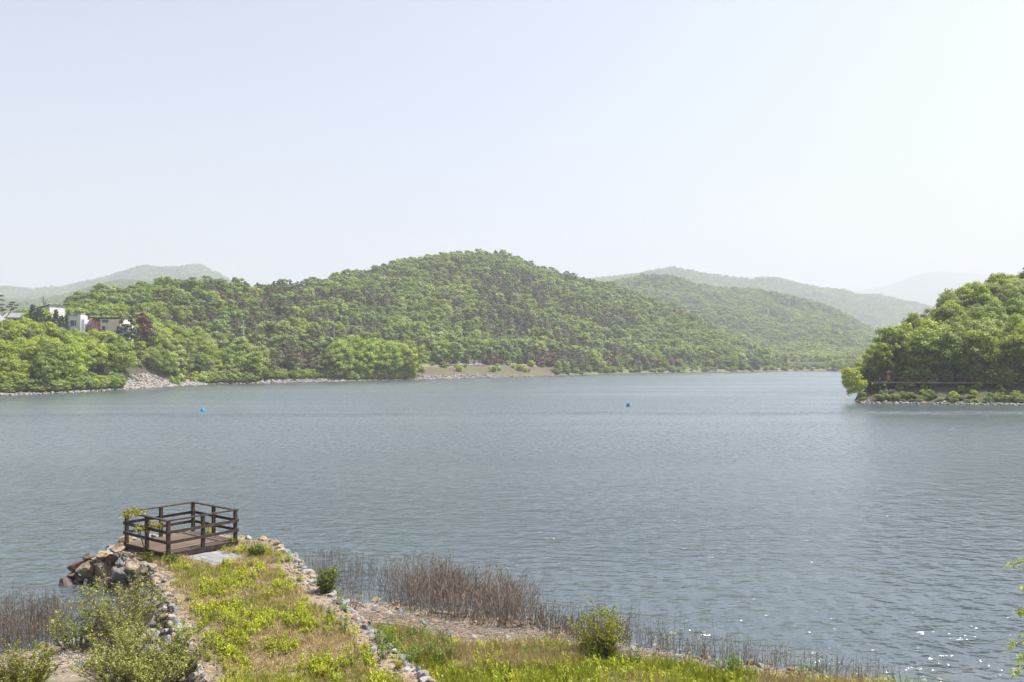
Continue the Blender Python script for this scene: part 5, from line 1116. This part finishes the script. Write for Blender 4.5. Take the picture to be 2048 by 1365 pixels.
# flattened dead stems lying on the beach
def litter(label, n, poly, g, mat, L0=.25, L1=.8, z0=.03):
    x, y = area(n, poly, .15); z = near_h(x, y) + z0 * g.random(n); a = g.normal(.1, .8, n); L = g.uniform(L0, L1, n) / 2; d = np.stack([np.cos(a) * L, np.sin(a) * L, g.normal(.0, .06, n) * L], 1); C = np.stack([x, y, z], 1); A, B = C - d, C + d
    A[:, 2] = np.maximum(A[:, 2], near_h(A[:, 0], A[:, 1]) + .003); B[:, 2] = np.maximum(B[:, 2], near_h(B[:, 0], B[:, 1]) + .003)
    o = link('dead_stems', mesh_np('dead_stems', *tubes_np(np.stack([A, (A + B) / 2 + g.normal(0, .012, (n, 3)) + [0, 0, .01], B], 1), g.uniform(.004, .009, n)[:, None] * np.array([[1, 1, .6]]), 3), [M[mat]])); set_props(o, label, 'debris', kind='stuff')
litter('brown flattened dead stems strewn over the shingle', 900, [(690, 1220), (860, 1235), (1100, 1255), (1330, 1300), (1500, 1335), (1250, 1325), (1050, 1300), (760, 1270)], gd, 'dead')
litter('bleached dead stems strewn over the shingle', 420, [(690, 1215), (860, 1235), (1100, 1255), (1300, 1300), (1050, 1300), (760, 1270)], gd, 'dead_pale')
litter('dry twigs strewn on the shingle by the willow bushes', 420, [(-40, 1318), (120, 1296), (240, 1290), (290, 1330), (200, 1366), (-40, 1366)], gd, 'dead_pale')
for k, (u0, v0, u1, v1, lb) in enumerate(((64, 1323, 104, 1311, 'longer pale driftwood stick on the shingle by the reed bed'), (106, 1310, 124, 1316, 'shorter pale driftwood stick lying off the long one'), (750, 1248, 850, 1262, 'long grey driftwood branch along the beach'), (860, 1226, 930, 1240, 'dark driftwood branch under the dead brush'), (700, 1205, 735, 1218, 'bent pale driftwood stick by the causeway stones'))):
    a, b = gbase(u0, v0), gbase(u1, v1); m_ = (a + b) / 2; r_ = .02 if k < 2 else .028
    o = MB().tube([tuple(a - m_ + [0, 0, .01]), (.02, .03, .03), tuple(b - m_ + [0, 0, .015])], [r_, r_ * .9, r_ * .5], 7).build('driftwood', M['dead_pale'] if k != 3 else M['bark'], None, tuple(m_ + [0, 0, r_])); set_props(o, lb, 'driftwood')
# algae mats afloat in the shallows
def algae():
    g = np.random.default_rng(8); V, Fq = [], []
    for uu, vv, w_ in ((1345, 1266, 20), (1362, 1258, 10), (1408, 1265, 12), (1336, 1278, 14), (1880, 1358, 14), (752, 1199, 30), (720, 1192, 22), (790, 1205, 24)):
        c = WZ(uu, vv, .006); r_ = w_ * c[1] / F / 2 * .7; n = 14; b = len(V); rr = r_ * (1 + .3 * np.array([mnoise.noise(Vector((math.cos(k / n * 6.28) * 1.3 + uu, math.sin(k / n * 6.28) * 1.3, vv))) for k in range(n)]) * 2)
        V.append((c[0], c[1], .014)); V += [(c[0] + rr[k] * math.cos(k / n * 6.283), c[1] + rr[k] * 1.4 * math.sin(k / n * 6.283), .005) for k in range(n)]
        Fq += [(b, b + 1 + k, b + 1 + (k + 1) % n) for k in range(n)]
    o = link('algae', mesh_np('algae', V, Fq, [surf('algae', [(.3, (.09, .1, .045)), (.7, (.17, .17, .09))], 6, .6, .3, .01)])); set_props(o, 'pale yellow green algae mats floating in the shallows', 'algae', kind='stuff')
algae()

# ------------------------------------------------------------------ near shrub reaching in beside the bank path
def side_tree():
    g = np.random.default_rng(31); base = np.array([6.35, 8.2, 0.0]); base[2] = float(near_h(base[0], base[1])) - .1
    t = empty('larch_tree', tuple(base)); set_props(t, 'young tree with yellow green needle tufts at the edge of the bank', 'tree')
    MB().tube([(0, 0, 0), (.05, 0, 1.6), (.02, .04, 3.2), (.04, .03, 4.6), (.08, .08, 5.8)], [.08, .065, .05, .035, .01], 8).build('trunk', M['bark'], t, smooth=True)
    tg = [(2018, 1133, 8.0), (2044, 1010, 8.3), (2036, 1228, 8.1), (2022, 1292, 7.8), (2030, 1345, 7.6), (2046, 1180, 8.4), (2040, 1318, 7.9)]
    SP, LC = [], []
    for uu, vv, d in tg:
        tp = PX(uu, vv, d) - base; b0 = np.array([.03, .03, max(tp[2] + .25, .6)]); mid = (b0 + tp) / 2 + [0, 0, .12]; SP.append([b0, mid, tp])
    for k in range(60):
        a = g.uniform(-1.5, 1.6); zb = g.uniform(.7, 5.6); L = (5.9 - zb) * .3 + .25; SP.append([np.array([.03, .03, zb]), np.array([math.cos(a) * L * .5, math.sin(a) * L * .5, zb + .12]), np.array([math.cos(a) * L, math.sin(a) * L, zb + .05])])
    SP = np.array(SP); link('branches', mesh_np('branches', *tubes_np(SP, np.array([[.018, .012, .005]]), 5), [M['bark']]), t)
    for b0, mid, tp in SP:
        for k in range(34): f = g.uniform(.15, 1.02); q = (b0 * (1 - f) + mid * f) * (1 - f) + (mid * (1 - f) + tp * f) * f; LC.append(q + g.normal(0, .022, (9, 3)))
    C = np.concatenate(LC); link('foliage', mesh_np('foliage', *quads_np(C, unit(g.normal(0, .6, C.shape) + [0, 0, .5]), .02 * g.uniform(.7, 1.4, len(C)), .4, g), [M['yellow_leaf']]), t)
    # bare twigs below
    n = 26; P0 = np.tile([[.0, .0, .5]], (n, 1)) + g.normal(0, .1, (n, 3)); P1 = np.stack([g.uniform(-2.0, -1.1, n), g.uniform(-.4, .4, n), g.uniform(.2, 1.5, n)], 1)
    link('bare_twigs', mesh_np('bare_twigs', *tubes_np(np.stack([P0, (P0 + P1) / 2 + [0, 0, .1], P1], 1), np.array([[.006, .0045, .002]]), 3), [M['twig']]), t)
side_tree()

# ------------------------------------------------------------------ haze
hb = MB(); hb.box((0, 3300, 324), (13000, 7600, 656))
hm = bpy.data.materials.new('haze'); hm.use_nodes = True; t = hm.node_tree; t.nodes.clear(); out = t.nodes.new('ShaderNodeOutputMaterial'); pv = t.nodes.new('ShaderNodeVolumePrincipled')
pv.inputs['Color'].default_value = (.605, .63, .695, 1); pv.inputs['Density'].default_value = .00032; pv.inputs['Anisotropy'].default_value = .1
t.links.new(pv.outputs[0], out.inputs['Volume'])
haze = hb.build('haze', hm); set_props(haze, 'pale spring haze lying over lake and hills', 'haze', kind='stuff')
